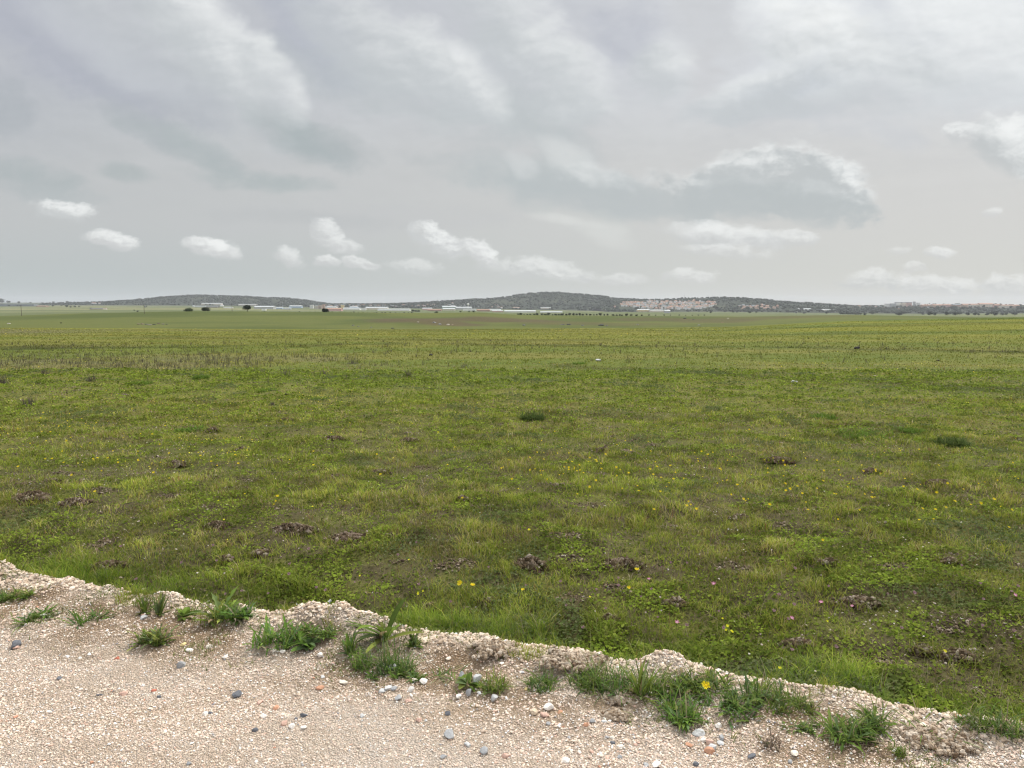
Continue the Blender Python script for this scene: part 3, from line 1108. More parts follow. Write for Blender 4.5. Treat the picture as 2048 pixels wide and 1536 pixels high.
# thin low weeds and single blades creeping onto the gravel bank
n = 60000
x = (RNG.random(n) * 2 - 1) * 4.8
y = edge_y(x) + .06 - .62 * RNG.random(n) ** 1.3
gn = fbm(x, y * 1.4, .24, 4, 331)
s_e = edge_y(x) - y
k = RNG.random(n) < sst(gn, .53, .68) * (1 - sst(s_e, .30, .58)) * .8 + .012
x, y = x[k], y[k]
n = len(x)
c = veg_col(x, y, [(.15, .21, .035), (.11, .155, .035), (.20, .22, .06), (.26, .21, .12), (.13, .12, .06)], [3, 2, 2, .8, .6], .4)
me = blades('creeping_weeds', x, y, .010 + .030 * RNG.random(n) ** 2, .0034 * (.6 + .8 * RNG.random(n)), c, '', lean=1.5)
tag(obj('creeping_weeds', me), 'thin low weeds creeping over the gravel bank', kind='stuff')

# tall grass stems with seed heads, reddish sorrel near the ditch
n = 5200
x, y = sample_land(n, 2.7, 16)
s = y - edge_y(x)
keep = (s > .15) & (RNG.random(n) < .4 + .6 * (s < 1.2))
x, y = x[keep], y[keep]
n = len(x)
c = veg_col(x, y, [(.28, .27, .12), (.20, .23, .07), (.16, .09, .05), (.36, .31, .2)], [2, 3, 1, 1])
me = blades('tall_grass', x, y, .09 + .11 * RNG.random(n), np.maximum(.0022, .0005 * y), c, '', lean=.4, segs=3)
tag(obj('tall_grass', me), 'thin taller grass stems standing above the turf', kind='stuff')

# belt of dead stalks
n = 26000
x, y = sample_land(n, 17, 75)
px = 1024 + x / y * 1479
belt = np.exp(-((y - 27) / 5.5) ** 2) * (1.02 - sst(px, 450, 1050)) * sst(fbm(x, y * 1.4, 3.5, 4, 105), .38, .60)
belt2 = .10 * np.exp(-((y - 42) / 7) ** 2) + .05 * sst(fbm(x, y, 6, 3, 106), .5, .7)
keep = RNG.random(n) < belt * .55 + belt2 * .7
x, y = x[keep], y[keep]
n = len(x)
x = np.repeat(x, 4) + (RNG.random(n * 4) - .5) * .16
y = np.repeat(y, 4) + (RNG.random(n * 4) - .5) * .16
n *= 4
c = veg_col(x, y, [(.120, .105, .070), (.15, .135, .085), (.095, .085, .060), (.13, .135, .06)], [3, 2, 2, 1])
me = blades('dead_stalks', x, y, .10 + .20 * RNG.random(n) ** 1.5, .0006 * y * (.6 + .6 * RNG.random(n)), c, '', lean=.7)
tag(obj('dead_stalks', me), 'belt of grey brown dead thistle stalks across the left of the meadow', kind='stuff')


# ================================================================== SINGLE STONES
def stone_mesh(size, col, flat=.6, seed=0, angular=.0):
    rg = np.random.default_rng(seed)
    V0, F0 = ICO2
    v = V0.copy()
    for k_ in range(9 + int(angular * 6)):       # planed facets
        d = rg.normal(size=3)
        d /= np.linalg.norm(d)
        lim = .52 + .28 * rg.random()
        p = v @ d
        over = np.clip(p - lim, 0, None)
        v = v - over[:, None] * d * .92
    v = v * (1 + (rg.random((len(v), 1)) - .5) * .07)
    v = v * np.array([1.0, .62 + .3 * rg.random(), flat * (.8 + .4 * rg.random())]) * size / 2
    cc = np.array(col) * (1 + (rg.random((len(v), 1)) - .5) * .22)
    return mesh_np('stone', v, F0, M_PEB, np.clip(cc, 0, .9), smooth=False)


SC = {'white': (.84, .80, .74), 'pale': (.74, .68, .58), 'beige': (.66, .54, .40), 'grey': (.36, .37, .38), 'dark': (.15, .16, .18),
      'orange': (.56, .31, .20), 'pink': (.62, .42, .34), 'red': (.48, .17, .11), 'yellow': (.74, .60, .30), 'light': (.56, .57, .57)}
SN = {'white': 'white', 'pale': 'pale cream', 'beige': 'beige', 'grey': 'grey', 'dark': 'dark slate grey', 'orange': 'orange brick coloured',
      'pink': 'pinkish', 'red': 'dull red', 'yellow': 'yellowish', 'light': 'light grey'}
# px, py, px size, colour, text that singles it out
STONES = [
    (848, 1364, 17, 'white', 'brightest white angular stone in the small cluster below the narrow grass tufts'),
    (831, 1362, 14, 'pale', 'cream stone touching the brightest white angular stone'),
    (822, 1384, 17, 'white', 'upright pinkish white stone just in front of the cream and white pair'),
    (776, 1378, 17, 'light', 'rounded light grey pebble, upper one of the grey trio beside the white stones'),
    (764, 1384, 14, 'light', 'light grey pebble at the left end of the grey trio'),
    (788, 1378, 13, 'grey', 'greenish grey pebble at the right end of the grey trio'),
    (797, 1397, 20, 'grey', 'flat grey stone lying just below the grey trio of pebbles'),
    (817, 1402, 15, 'pink', 'pink stone touching the flat grey stone below the white cluster'),
    (641, 1377, 17, 'orange', 'flat orange pebble alone on the track below the big leafy weed clump'),
    (899, 1471, 26, 'grey', 'large blue grey stone alone in the middle of the open gravel'),
    (968, 1505, 22, 'grey', 'grey stone near the bottom edge, right of the large blue grey one'),
    (887, 1515, 13, 'grey', 'small blue grey stone near the bottom edge below the large blue grey one'),
    (934, 1491, 18, 'light', 'flat light grey stone between the two bigger grey stones'),
    (607, 1433, 15, 'dark', 'dark slate pebble with a pale one beside it, left of centre on the track'),
    (592, 1438, 8, 'dark', 'tiny dark pebble just left of the dark slate pebble'),
    (510, 1462, 12, 'dark', 'dark blue pebble near the lower left of the open gravel'),
    (584, 1455, 15, 'white', 'white pebble on the open gravel below the tiny dark pebble'),
    (607, 1457, 16, 'white', 'bright white flat pebble just right of another white pebble'),
    (569, 1449, 17, 'pink', 'pink orange pebble left of the pair of white pebbles'),
    (526, 1434, 14, 'white', 'white oval pebble above the dark blue pebble'),
    (551, 1418, 18, 'orange', 'pale orange flat stone on the track left of the dark slate pebble'),
    (519, 1406, 16, 'pink', 'pinkish flat stone just left of the pale orange one'),
    (955, 1362, 22, 'light', 'pointed light grey stone leaning at the foot of the narrow upright weed'),
    (922, 1356, 16, 'grey', 'grey stone left of the narrow upright weed'),
    (928, 1367, 15, 'grey', 'lower grey stone left of the narrow upright weed'),
    (923, 1374, 10, 'white', 'white pebble under the grey stones by the narrow upright weed'),
    (937, 1389, 17, 'grey', 'grey stone on bare earth below the narrow upright weed'),
    (917, 1394, 14, 'white', 'white stone left of the grey stone on bare earth'),
    (989, 1400, 16, 'light', 'standing light grey chip right of the grey stone on bare earth'),
    (896, 1429, 13, 'dark', 'dark brown pebble on the open gravel right of centre-left weeds'),
    (837, 1441, 14, 'pink', 'dull mauve pebble above the large blue grey stone'),
    (852, 1442, 10, 'light', 'small light grey pebble next to the dull mauve one'),
    (640, 1310, 14, 'white', 'white stone in the earthy strip between two leafy weeds'),
    (564, 1304, 13, 'white', 'white stone below the big ferny weed clump'),
    (549, 1302, 14, 'pale', 'cream stone left of the white stone below the ferny clump'),
    (645, 1354, 12, 'light', 'light bluish pebble above the flat orange pebble'),
    (687, 1367, 20, 'pale', 'flat cream stone right of the flat orange pebble'),
    (725, 1433, 12, 'light', 'bluish pebble on the open gravel under the cluster of grey stones'),
    (668, 1217, 15, 'white', 'white stone set in the top of the largest gravel heap'),
    (659, 1209, 16, 'light', 'pointed grey stone standing upright on the largest gravel heap'),
    (787, 1336, 24, 'light', 'grey stone half hidden behind the blades of the twin grass tufts'),
    (1097, 1417, 22, 'white', 'broad white stone on the track below the small round tuft'),
    (1089, 1432, 19, 'pink', 'brownish pink stone touching the broad white stone'),
    (1067, 1427, 18, 'beige', 'beige stone left of the brownish pink one'),
    (1121, 1426, 13, 'orange', 'bright orange chip right of the broad white stone'),
    (1171, 1451, 15, 'orange', 'orange brown broken chip on the bare strip of earth'),
    (1097, 1448, 12, 'grey', 'small grey stone in front of the brownish pink one'),
    (1119, 1454, 11, 'white', 'small white pebble below the bright orange chip'),
    (1208, 1444, 12, 'light', 'pale blue pebble right of the orange brown chip'),
    (1242, 1441, 13, 'light', 'pale grey pebble below the dug earth hollow'),
    (1184, 1443, 13, 'grey', 'grey flat pebble behind the orange brown chip'),
    (1226, 1487, 11, 'dark', 'dark round pebble on the open gravel'),
    (1271, 1491, 11, 'pink', 'round pink pebble right of the dark round pebble'),
    (1243, 1494, 12, 'white', 'pinkish white pebble between the dark round and the round pink pebbles'),
    (1131, 1522, 18, 'white', 'white flat stone near the bottom edge'),
    (1013, 1514, 20, 'pink', 'buried pinkish beige stone near the bottom edge'),
    (1239, 1515, 12, 'grey', 'grey pebble near the bottom edge below the pinkish white pebble'),
    (1436, 1454, 17, 'white', 'white triangular stone above the colourful stone pile'),
    (1398, 1468, 25, 'light', 'largest grey white stone of the colourful stone pile'),
    (1408, 1481, 13, 'white', 'white stone in the middle of the colourful stone pile'),
    (1419, 1487, 19, 'pink', 'pale orange stone in the middle of the colourful stone pile'),
    (1424, 1495, 17, 'light', 'pale blue grey stone resting behind the orange red one'),
    (1420, 1505, 24, 'orange', 'big orange red brick fragment at the foot of the colourful stone pile'),
    (1441, 1488, 16, 'light', 'speckled grey stone at the right of the colourful stone pile'),
    (1443, 1477, 15, 'grey', 'brown grey stone at the top right of the colourful stone pile'),
    (1378, 1491, 14, 'orange', 'dull orange stone left of the colourful stone pile'),
    (1391, 1530, 15, 'dark', 'dark grey stone at the bottom edge below the colourful stone pile'),
    (1312, 1532, 22, 'white', 'flat white stone at the bottom edge'),
    (1292, 1531, 14, 'grey', 'grey stone at the bottom edge left of the flat white one'),
    (1052, 1379, 10, 'yellow', 'yellow pebble beside the small round tuft'),
    (1036, 1338, 9, 'beige', 'brown pebble on the gravel bank above the yellow pebble'),
    (1504, 1515, 18, 'dark', 'dark slate stone near the bottom edge right of the stone pile'),
    (1580, 1524, 11, 'grey', 'small blue grey pebble near the bottom edge at the right'),
    (1589, 1508, 20, 'pale', 'flat cream stone above the small blue grey pebble at the right'),
    (1675, 1528, 14, 'beige', 'beige upright stone at the bottom edge at the right'),
    (1301, 1318, 12, 'white', 'white stone on the flank of the right gravel hump'),
    (87, 1233, 16, 'white', 'white stone at the near edge of the sprawling weed mat'),
    (156, 1240, 16, 'pale', 'pale flat stone below the sprawling weed mat'),
    (287, 1237, 17, 'light', 'light grey stone above the low ferny tuft'),
    (34, 1292, 26, 'dark', 'dark stone by the left edge of the picture'),
    (31, 1296, 14, 'pink', 'pink stone in front of the dark stone by the left edge'),
    (472, 1391, 22, 'dark', 'large dark grey stone left of centre on the open gravel'),
    (379, 1301, 16, 'white', 'white flat stone right of the low ferny tuft'),
    (367, 1290, 14, 'yellow', 'yellowish stone just above the white flat stone'),
    (419, 1295, 14, 'pale', 'pale beige stone right of the yellowish one'),
    (363, 1332, 24, 'grey', 'long grey stone below the low ferny tuft'),
    (309, 1382, 12, 'red', 'small dull red stone on the left of the track'),
    (247, 1389, 20, 'pink', 'pink orange flat stone on the left of the track'),
    (318, 1395, 11, 'dark', 'dark pebble just below the small dull red stone'),
    (421, 1427, 11, 'dark', 'dark pebble with a white one against its side'),
    (411, 1429, 12, 'white', 'white pebble against the side of a dark pebble'),
    (234, 1318, 11, 'red', 'brick red chip on the left of the track'),
    (179, 1311, 13, 'white', 'white chip left of the brick red chip'),
    (451, 1315, 11, 'white', 'small white pebble below the dandelion like rosette'),
    (198, 1391, 11, 'dark', 'bluish dark pebble left of the pink orange flat stone'),
    (183, 1526, 10, 'orange', 'orange chip at the bottom edge at the left'),
    (378, 1528, 11, 'grey', 'grey pebble at the bottom edge at the left'),
    (119, 1358, 14, 'dark', 'brown dark flat pebble at the left of the track'),
]
for i, (px, py, sz, cn, lab) in enumerate(STONES):
    x, y, z = hit(px, py)
    size = sz / 1479 * math.hypot(y, CAM_H) * 1.05
    o = obj('stone', stone_mesh(size, SC[cn], .62 if 'flat' not in lab else .4, seed=500 + i, angular=RNG.random()), None,
            (x, y, z1(x, y) + size * .10), RNG.random() * pi - pi / 2)
    if 'upright' in lab or 'standing' in lab or 'pointed' in lab:
        o.rotation_euler = (.2, -1.1, RNG.random())
        o.location.z += size * .15
    tag(o, lab, 'stone', 'larger stones lying on the gravel track')

# ================================================================== WEEDS ON THE GRAVEL AND TUFTS IN THE MEADOW


def strips(bases, az, el, length, width, bend, col, nseg=5, shape='blade', lobes=0, zs=None, seed=0):
    """leaf strips growing from bases; el = starting elevation angle, bend = how far they droop (radians)"""
    rg = np.random.default_rng(seed)
    n = len(az)
    p = bases.copy()
    vs = []
    th = el.copy()
    side = np.stack([-np.sin(az), np.cos(az), np.zeros(n)], -1)
    tw = ((rg.random(n) - .5) * .7)[:, None]
    for k_ in range(nseg + 1):
        t_ = k_ / nseg
        if shape == 'blade':
            wv = 1 - t_ ** 2 * .95
        else:
            wv = math.sin(pi * min(1, t_ * .82 + .10)) ** .8 if t_ < .99 else .06
            if lobes and 0 < k_ < nseg:
                wv *= (1.25 if k_ % 2 else .45)
        up = np.stack([-np.cos(az) * np.sin(th), -np.sin(az) * np.sin(th), np.cos(th)], -1)
        off = (side + up * tw) * (width * wv / 2)[:, None]
        lift = up * (width * wv * .18)[:, None]
        vs += [p - off + lift, p, p + off + lift]
        st_ = (length / nseg)[:, None]
        p = p + st_ * np.stack([np.cos(az) * np.cos(th), np.sin(az) * np.cos(th), np.sin(th)], -1)
        th = th - bend / nseg * (.5 + t_)
    v = np.stack(vs, 1)
    nb = v.shape[1]
    o_ = (np.arange(n) * nb)[:, None]
    fs = []
    for k_ in range(nseg):
        b_ = 3 * k_
        fs.append(o_ + np.array([[b_, b_ + 1, b_ + 4, b_ + 3]]))
        fs.append(o_ + np.array([[b_ + 1, b_ + 2, b_ + 5, b_ + 4]]))
    cc = np.repeat(col[:, None, :], nb, 1)
    cc[:, 1::3] *= 1.18
    return v.reshape(-1, 3), np.concatenate(fs), np.clip(cc.reshape(-1, 3), 0, .9)


def join(parts):
    vs, fs, cs, o_ = [], [], [], 0
    for v, f, c in parts:
        vs.append(v)
        fs.append(f + o_)
        cs.append(c)
        o_ += len(v)
    return np.concatenate(vs), np.concatenate(fs), np.concatenate(cs)


LG = np.array([(.150, .255, .040), (.115, .205, .038), (.21, .29, .060), (.14, .22, .075)])


def plant_mesh(kind, W_, H_, seed):
    """W_ width, H_ height in metres"""
    rg = np.random.default_rng(seed)
    P_ = []
    tone = np.array([.95, .95, 1.0]) * (.85 + .35 * rg.random()) * (1 + (rg.random(3) - .5) * np.array([.25, .05, .2]))
    H_ = H_ * .88
    W_ = W_ * 1.1

    def cols(n, base=None):
        c = LG[rg.integers(0, len(LG), n)] if base is None else np.tile(np.array(base), (n, 1))
        if base is None:
            c[rg.random(n) < .10] = (.30, .27, .14)
            c = c * np.array([1.0, .90, 1.0]) * tone
        return c * (.65 + .6 * rg.random((n, 1)))

    def ring(n, el0, el1, L0, L1, w0, bend, shape, lobes=0, spread=.12, nseg=5, base=None, c0=(0, 0)):
        az = rg.random(n) * 2 * pi
        el = el0 + (el1 - el0) * rg.random(n)
        L = L0 + (L1 - L0) * rg.random(n)
        r = spread * W_ * np.sqrt(rg.random(n))
        aa = rg.random(n) * 2 * pi
        b = np.stack([c0[0] + np.cos(aa) * r, c0[1] + np.sin(aa) * r, np.full(n, -.004)], -1)
        P_.append(strips(b, az, el, L, w0 * (.7 + .6 * rg.random(n)), bend * (.5 + rg.random(n)), cols(n, base), nseg, shape, lobes, seed=seed + n))
    if kind == 'tuft':
        ring(int(34 + 110 * W_ / .25), .75, 1.55, H_ * .35, H_ * 1.25, .0036, 1.6, 'blade', spread=.34)
        ring(int(26 + 70 * W_ / .25), .15, .9, W_ * .2, W_ * .5, .0045, .9, 'blade', spread=.34)
        ring(9, .1, .8, W_ * .15, W_ * .35, .011, .7, 'leaf', 0, .3, 6)
    elif kind == 'rosette':
        ring(11, .9, 1.35, H_ * .8, H_ * 1.2, .022, 1.0, 'leaf', 1, .06, 9)
        ring(16, .15, .8, W_ * .35, W_ * .6, .020, .7, 'leaf', 1, .1, 9)
        ring(45, .4, 1.4, H_ * .3, H_ * .8, .004, 1.0, 'blade', spread=.3)
    elif kind == 'ferny':
        for k_ in range(5):
            c0 = ((rg.random() - .5) * W_ * .6, (rg.random() - .5) * W_ * .3)
            ring(16, .2, 1.3, H_ * .5, H_ * 1.1, .012, .8, 'leaf', 1, .12, 9, c0=c0)
            ring(14, .6, 1.5, H_ * .3, H_ * .9, .006, .8, 'blade', 0, .12, 5, c0=c0)
    elif kind == 'broad':
        ring(9, .35, 1.2, W_ * .3, W_ * .55, .030, 1.1, 'leaf', 0, .06, 7)
        ring(9, .1, .5, W_ * .35, W_ * .55, .024, .5, 'leaf', 0, .1, 7)
        ring(25, .5, 1.4, H_ * .3, H_ * .7, .004, 1.0, 'blade', spread=.3)
    elif kind == 'narrow':
        ring(26, 1.0, 1.5, H_ * .7, H_ * 1.15, .008, .5, 'leaf', 0, .12, 5)
        ring(14, .2, .7, W_ * .4, W_ * .7, .012, .5, 'leaf', 0, .1, 5)
    elif kind == 'mat':
        for k_ in range(9):
            c0 = ((rg.random() - .5) * W_ * .75, (rg.random() - .5) * W_ * .22)
            ring(11, .1, .9, W_ * .10, W_ * .2, .010, .7, 'leaf', 1, .04, 9, c0=c0)
            ring(16, .3, 1.2, H_ * .4, H_ * 1.1, .005, 1.2, 'blade', 0, .06, 5, c0=c0)
    elif kind == 'patch':
        for k_ in range(12):
            c0 = ((rg.random() - .5) * W_ * .8, (rg.random() - .5) * W_ * .5)
            ring(20, .4, 1.5, H_ * .25, H_ * (.6 + .6 * rg.random()), .005, 1.4, 'blade', 0, .13, 5, c0=c0)
            ring(8, .1, .9, H_ * .4, H_ * .8, .012, .8, 'leaf', 1, .08, 7, c0=c0)
    elif kind == 'dry':
        ring(60, .2, 1.4, H_ * .4, H_ * 1.1, .0035, .6, 'blade', spread=.3, base=(.16, .12, .09))
        ring(25, .1, 1.0, H_ * .3, H_ * .6, .008, .6, 'leaf', 1, .3, 7, base=(.14, .12, .08))
    elif kind == 'lying':
        ring(46, .1, .45, W_ * .25, W_ * .5, .0045, .5, 'blade', 0, .3, 6)
    elif kind == 'bush':
        ring(420, .3, 1.4, H_ * .25, H_ * 1.15, .010, 1.3, 'blade', 0, .50, 4, base=(.080, .115, .032))
        ring(160, .1, .9, W_ * .2, W_ * .45, .012, .9, 'blade', 0, .35, 4, base=(.090, .125, .034))
    elif kind == 'lush':
        ring(260, .4, 1.45, H_ * .4, H_ * 1.1, .012, .9, 'blade', 0, .45, 4, base=(.115, .185, .030))
        ring(90, .1, .9, W_ * .15, W_ * .3, .014, .9, 'leaf', 0, .45, 4, base=(.120, .195, .030))
    elif kind == 'thistle':
        ring(40, 1.1, 1.56, H_ * .5, H_ * 1.05, .010, .4, 'blade', 0, .3, 4, base=(.12, .10, .085))
        ring(60, .1, 1.0, H_ * .2, H_ * .45, .014, .5, 'leaf', 1, .35, 5, base=(.13, .115, .09))
    v, f, c = join(P_)
    return mesh_np('foliage', v, f, M_LEAF, c, smooth=False)


# px, py of the foot, kind, width px, height px, name, label
PLANTS = [
    (150, 1240, 'mat', 200, 40, 'weed', 'wide sprawling mat of jagged weed on the gravel bank near the left edge'),
    (308, 1284, 'ferny', 66, 44, 'weed', 'low ferny grey green tuft alone on the gravel in front of the bank'),
    (288, 1226, 'narrow', 40, 34, 'weed', 'small slender seedling on the gravel bank right of the sprawling mat'),
    (318, 1228, 'narrow', 34, 44, 'weed', 'small upright seedling with pointed leaves left of the toothed rosette'),
    (372, 1234, 'broad', 50, 36, 'weed', 'dark small broad leaved weed just left of the big toothed rosette'),
    (440, 1240, 'rosette', 110, 62, 'weed', 'big bright rosette of tall toothed leaves on top of the gravel bank'),
    (482, 1238, 'ferny', 40, 46, 'weed', 'grey green feathery weed touching the right side of the big toothed rosette'),
    (555, 1286, 'ferny', 125, 62, 'weed', 'large feathery weed clump in front of the gap between two gravel heaps'),
    (640, 1262, 'patch', 70, 30, 'weed', 'leafy low weed at the foot of the largest gravel heap'),
    (612, 1292, 'broad', 60, 20, 'weed', 'flat small weed right of the large feathery clump'),
    (770, 1276, 'broad', 150, 52, 'weed', 'broad leaved plantain sprawling over the end of the largest gravel heap'),
    (700, 1308, 'narrow', 56, 46, 'weed', 'upright narrow leaved weed left of the broad plantain'),
    (726, 1332, 'tuft', 50, 44, 'grass_tuft', 'left one of the twin narrow grass tufts below the broad plantain'),
    (778, 1338, 'tuft', 62, 66, 'grass_tuft', 'tallest of the narrow grass tufts below the broad plantain'),
    (812, 1342, 'tuft', 46, 46, 'grass_tuft', 'grass tuft touching the right side of the tallest narrow tuft'),
    (790, 1352, 'mat', 110, 18, 'weed', 'low mossy weed under the narrow grass tufts'),
    (828, 1292, 'narrow', 36, 28, 'weed', 'small weed with mauve tips at the right end of the broad plantain'),
    (938, 1368, 'broad', 54, 46, 'weed', 'narrow upright weed with grey stones at its foot'),
    (894, 1346, 'lying', 80, 20, 'weed', 'flat leaved weed spreading left of the narrow upright weed'),
    (988, 1374, 'tuft', 60, 36, 'grass_tuft', 'fine grass tuft right of the narrow upright weed'),
    (1085, 1372, 'tuft', 74, 40, 'grass_tuft', 'small round bright tuft alone between bare gravel banks'),
    (1176, 1368, 'tuft', 90, 50, 'grass_tuft', 'spiky grass tuft at the left of the long grassy clump'),
    (1222, 1372, 'tuft', 110, 56, 'grass_tuft', 'dense grass tuft in the middle of the long grassy clump'),
    (1282, 1392, 'narrow', 60, 70, 'weed', 'tall upright weed at the right of the long grassy clump'),
    (1310, 1380, 'tuft', 60, 60, 'grass_tuft', 'grass tuft behind the tall upright weed'),
    (1340, 1420, 'broad', 44, 24, 'weed', 'flat light green seedling below the tall upright weed'),
    (1400, 1372, 'patch', 110, 56, 'weed', 'grassy patch on the flank of the right gravel hump'),
    (1415, 1424, 'patch', 150, 64, 'weed', 'wide green patch with a single yellow flower above it'),
    (1490, 1398, 'patch', 120, 60, 'weed', 'thick leafy patch right of the wide green patch'),
    (1560, 1408, 'tuft', 90, 44, 'grass_tuft', 'grass tuft on the track edge left of the round leafy tuft'),
    (1612, 1420, 'tuft', 60, 36, 'grass_tuft', 'small grass tuft just left of the round leafy tuft'),
    (1710, 1462, 'patch', 130, 66, 'weed', 'dense round leafy tuft with long drooping blades on the gravel'),
    (1600, 1458, 'mat', 80, 22, 'weed', 'sparse low weed in front of the round leafy tuft'),
    (1738, 1478, 'broad', 34, 26, 'weed', 'single broad grey green leaf weed below the round leafy tuft'),
    (1540, 1492, 'dry', 60, 30, 'weed', 'withered grey brown weed on the gravel near the stone pile'),
    (1870, 1452, 'lying', 150, 30, 'grass_tuft', 'long blades of grass lying flat over the pale gravel edge'),
    (1945, 1450, 'tuft', 70, 46, 'grass_tuft', 'lush tuft at the gravel edge near the right side'),
    (2015, 1462, 'tuft', 80, 56, 'grass_tuft', 'lush tuft at the gravel edge in the right corner'),
    (4, 1200, 'tuft', 34, 30, 'grass_tuft', 'small tuft cut by the left edge on the gravel bank'),
    (60, 1192, 'mat', 90, 26, 'weed', 'thin weed lying over the gravel bank at the far left'),
    (1800, 1508, 'tuft', 26, 22, 'grass_tuft', 'few thin blades near the bottom right on the gravel'),
    (1355, 1446, 'dry', 40, 20, 'weed', 'withered twig of weed on the bare strip of earth'),
    (1065, 838, 'bush', 44, 24, 'bush', 'dark green rounded bush standing alone at the end of a dark line in the meadow'),
    (1904, 890, 'bush', 54, 24, 'bush', 'dark green bushy clump near the right side of the meadow'),
    (402, 756, 'lush', 34, 10, 'grass_clump', 'small dark green clump beyond the left of the flower patch'),
    (278, 768, 'lush', 50, 8, 'grass_clump', 'low dark green clump left of the smaller dark clump far in the meadow'),
    (536, 782, 'lush', 42, 9, 'grass_clump', 'low bright green clump above the yellow flower patch'),
    (640, 800, 'lush', 36, 8, 'grass_clump', 'small dark green clump just above the yellow flower patch'),
    (1648, 836, 'lush', 50, 14, 'grass_clump', 'bright green clump in the right half of the meadow'),
    (1730, 872, 'lush', 110, 10, 'grass_clump', 'long low green clump left of the dark bushy clump'),
    (1160, 728, 'lush', 30, 7, 'grass_clump', 'small green clump far out in the middle of the meadow'),
    (1820, 862, 'lush', 44, 8, 'grass_clump', 'small green clump just behind the long low green clump'),
    (385, 862, 'lush', 60, 10, 'grass_clump', 'dark green tussock beside a small earth mound on the left'),
    (58, 812, 'thistle', 34, 24, 'dead_thistle', 'grey dead thistle standing near the left edge of the meadow'),
    (92, 752, 'thistle', 26, 22, 'dead_thistle', 'grey dead thistle behind the bigger one at the left edge'),
    (5, 768, 'thistle', 26, 24, 'dead_thistle', 'grey dead thistle cut by the left edge'),
    (182, 762, 'thistle', 26, 14, 'dead_thistle', 'low grey dead thistle below the grey belt'),
    (572, 752, 'thistle', 26, 18, 'dead_thistle', 'pair of grey dead stalks standing above the black lump'),
    (522, 746, 'thistle', 20, 12, 'dead_thistle', 'short grey dead stalks left of the pair of stalks'),
    (648, 750, 'thistle', 24, 12, 'dead_thistle', 'short grey dead stalks right of the pair of stalks'),
    (928, 735, 'thistle', 22, 12, 'dead_thistle', 'short grey dead stalks in the middle of the meadow'),
    (816, 754, 'thistle', 16, 18, 'dead_thistle', 'thin grey stalks standing alone far out in the meadow'),
    (706, 728, 'thistle', 34, 14, 'dead_thistle', 'grey dead stalks at the right end of the grey belt'),
    (544, 812, 'thistle', 12, 12, 'dead_thistle', 'small dark stalk below the black lump'),
]
for i, (px, py, kd, wp, hp, nm, lab) in enumerate(PLANTS):
    x, y, z = hit(px, py)
    dd = math.hypot(y, CAM_H)
    Wm, Hm = wp / 1479 * dd, hp / 1479 * dd * 1.12
    if kd in ('bush', 'lush', 'thistle'):
        me = plant_mesh(kd, Wm, Hm, 900 + i)
        if y > 12:       # coarser leaves for a far clump
            pass
    else:
        me = plant_mesh(kd, Wm, Hm, 900 + i)
    o = obj(nm, me, None, (x, y, z1(x, y)))
    cat = {'weed': 'weed', 'grass_tuft': 'grass tuft', 'bush': 'bush', 'grass_clump': 'grass clump', 'dead_thistle': 'dead thistle'}[nm]
    grp = {'weed': 'weeds growing on the gravel edge', 'grass_tuft': 'grass tufts on the gravel edge', 'bush': 'dark bushes in the meadow',
           'grass_clump': 'taller green clumps in the meadow', 'dead_thistle': 'dead thistles standing in the meadow'}[nm]
    tag(o, lab, cat, grp)


# ================================================================== EARTH MOUNDS IN THE MEADOW
def mound_mesh(Wm, Hm, seed, straw=True, pale=.3, lo=(.105, .066, .046), hi=(.33, .27, .20), mat=None):
    rg = np.random.default_rng(seed)
    n = 44
    gx, gy = np.meshgrid(np.linspace(-1, 1, n), np.linspace(-1, 1, n))
    rr = np.sqrt(gx ** 2 + gy ** 2)
    an = np.arctan2(gy, gx)
    rad = .74 + .55 * (fbm(np.cos(an) * 2 + seed, np.sin(an) * 2, .8, 3, seed) - .5) * 2
    prof = np.clip(1 - (rr / rad) ** 2, -.35, 1)
    lump = fbm(gx * Wm + seed, gy * Wm, .07, 4, seed)
    z = Hm * (prof * (.1 + 1.5 * lump)) - .35 * Hm + (fbm(gx * Wm, gy * Wm + seed, .03, 3, seed + 3) - .5) * .026 * (prof > -.1)
    keep = (rr < 1)
    v = np.stack([gx * Wm / 2, gy * Wm * .32, z], -1).reshape(-1, 3)
    i2, j2 = np.meshgrid(np.arange(n - 1), np.arange(n - 1), indexing='ij')
    qq = np.stack([i2 * n + j2, i2 * n + j2 + 1, (i2 + 1) * n + j2 + 1, (i2 + 1) * n + j2], -1).reshape(-1, 4)
    qq = qq[keep.reshape(-1)[qq].all(1)]
    used = np.unique(qq)
    rm = np.zeros(n * n, int)
    rm[used] = np.arange(len(used))
    v = v[used]
    f = rm[qq]
    lum = lump.reshape(-1)[used]
    c = np.array(lo) + (np.array(hi) - np.array(lo)) * (sst(lum, .42, .7) * (.4 + pale))[:, None]
    return mesh_np('soil_mound', v, f, M_EARTH, c, smooth=True)


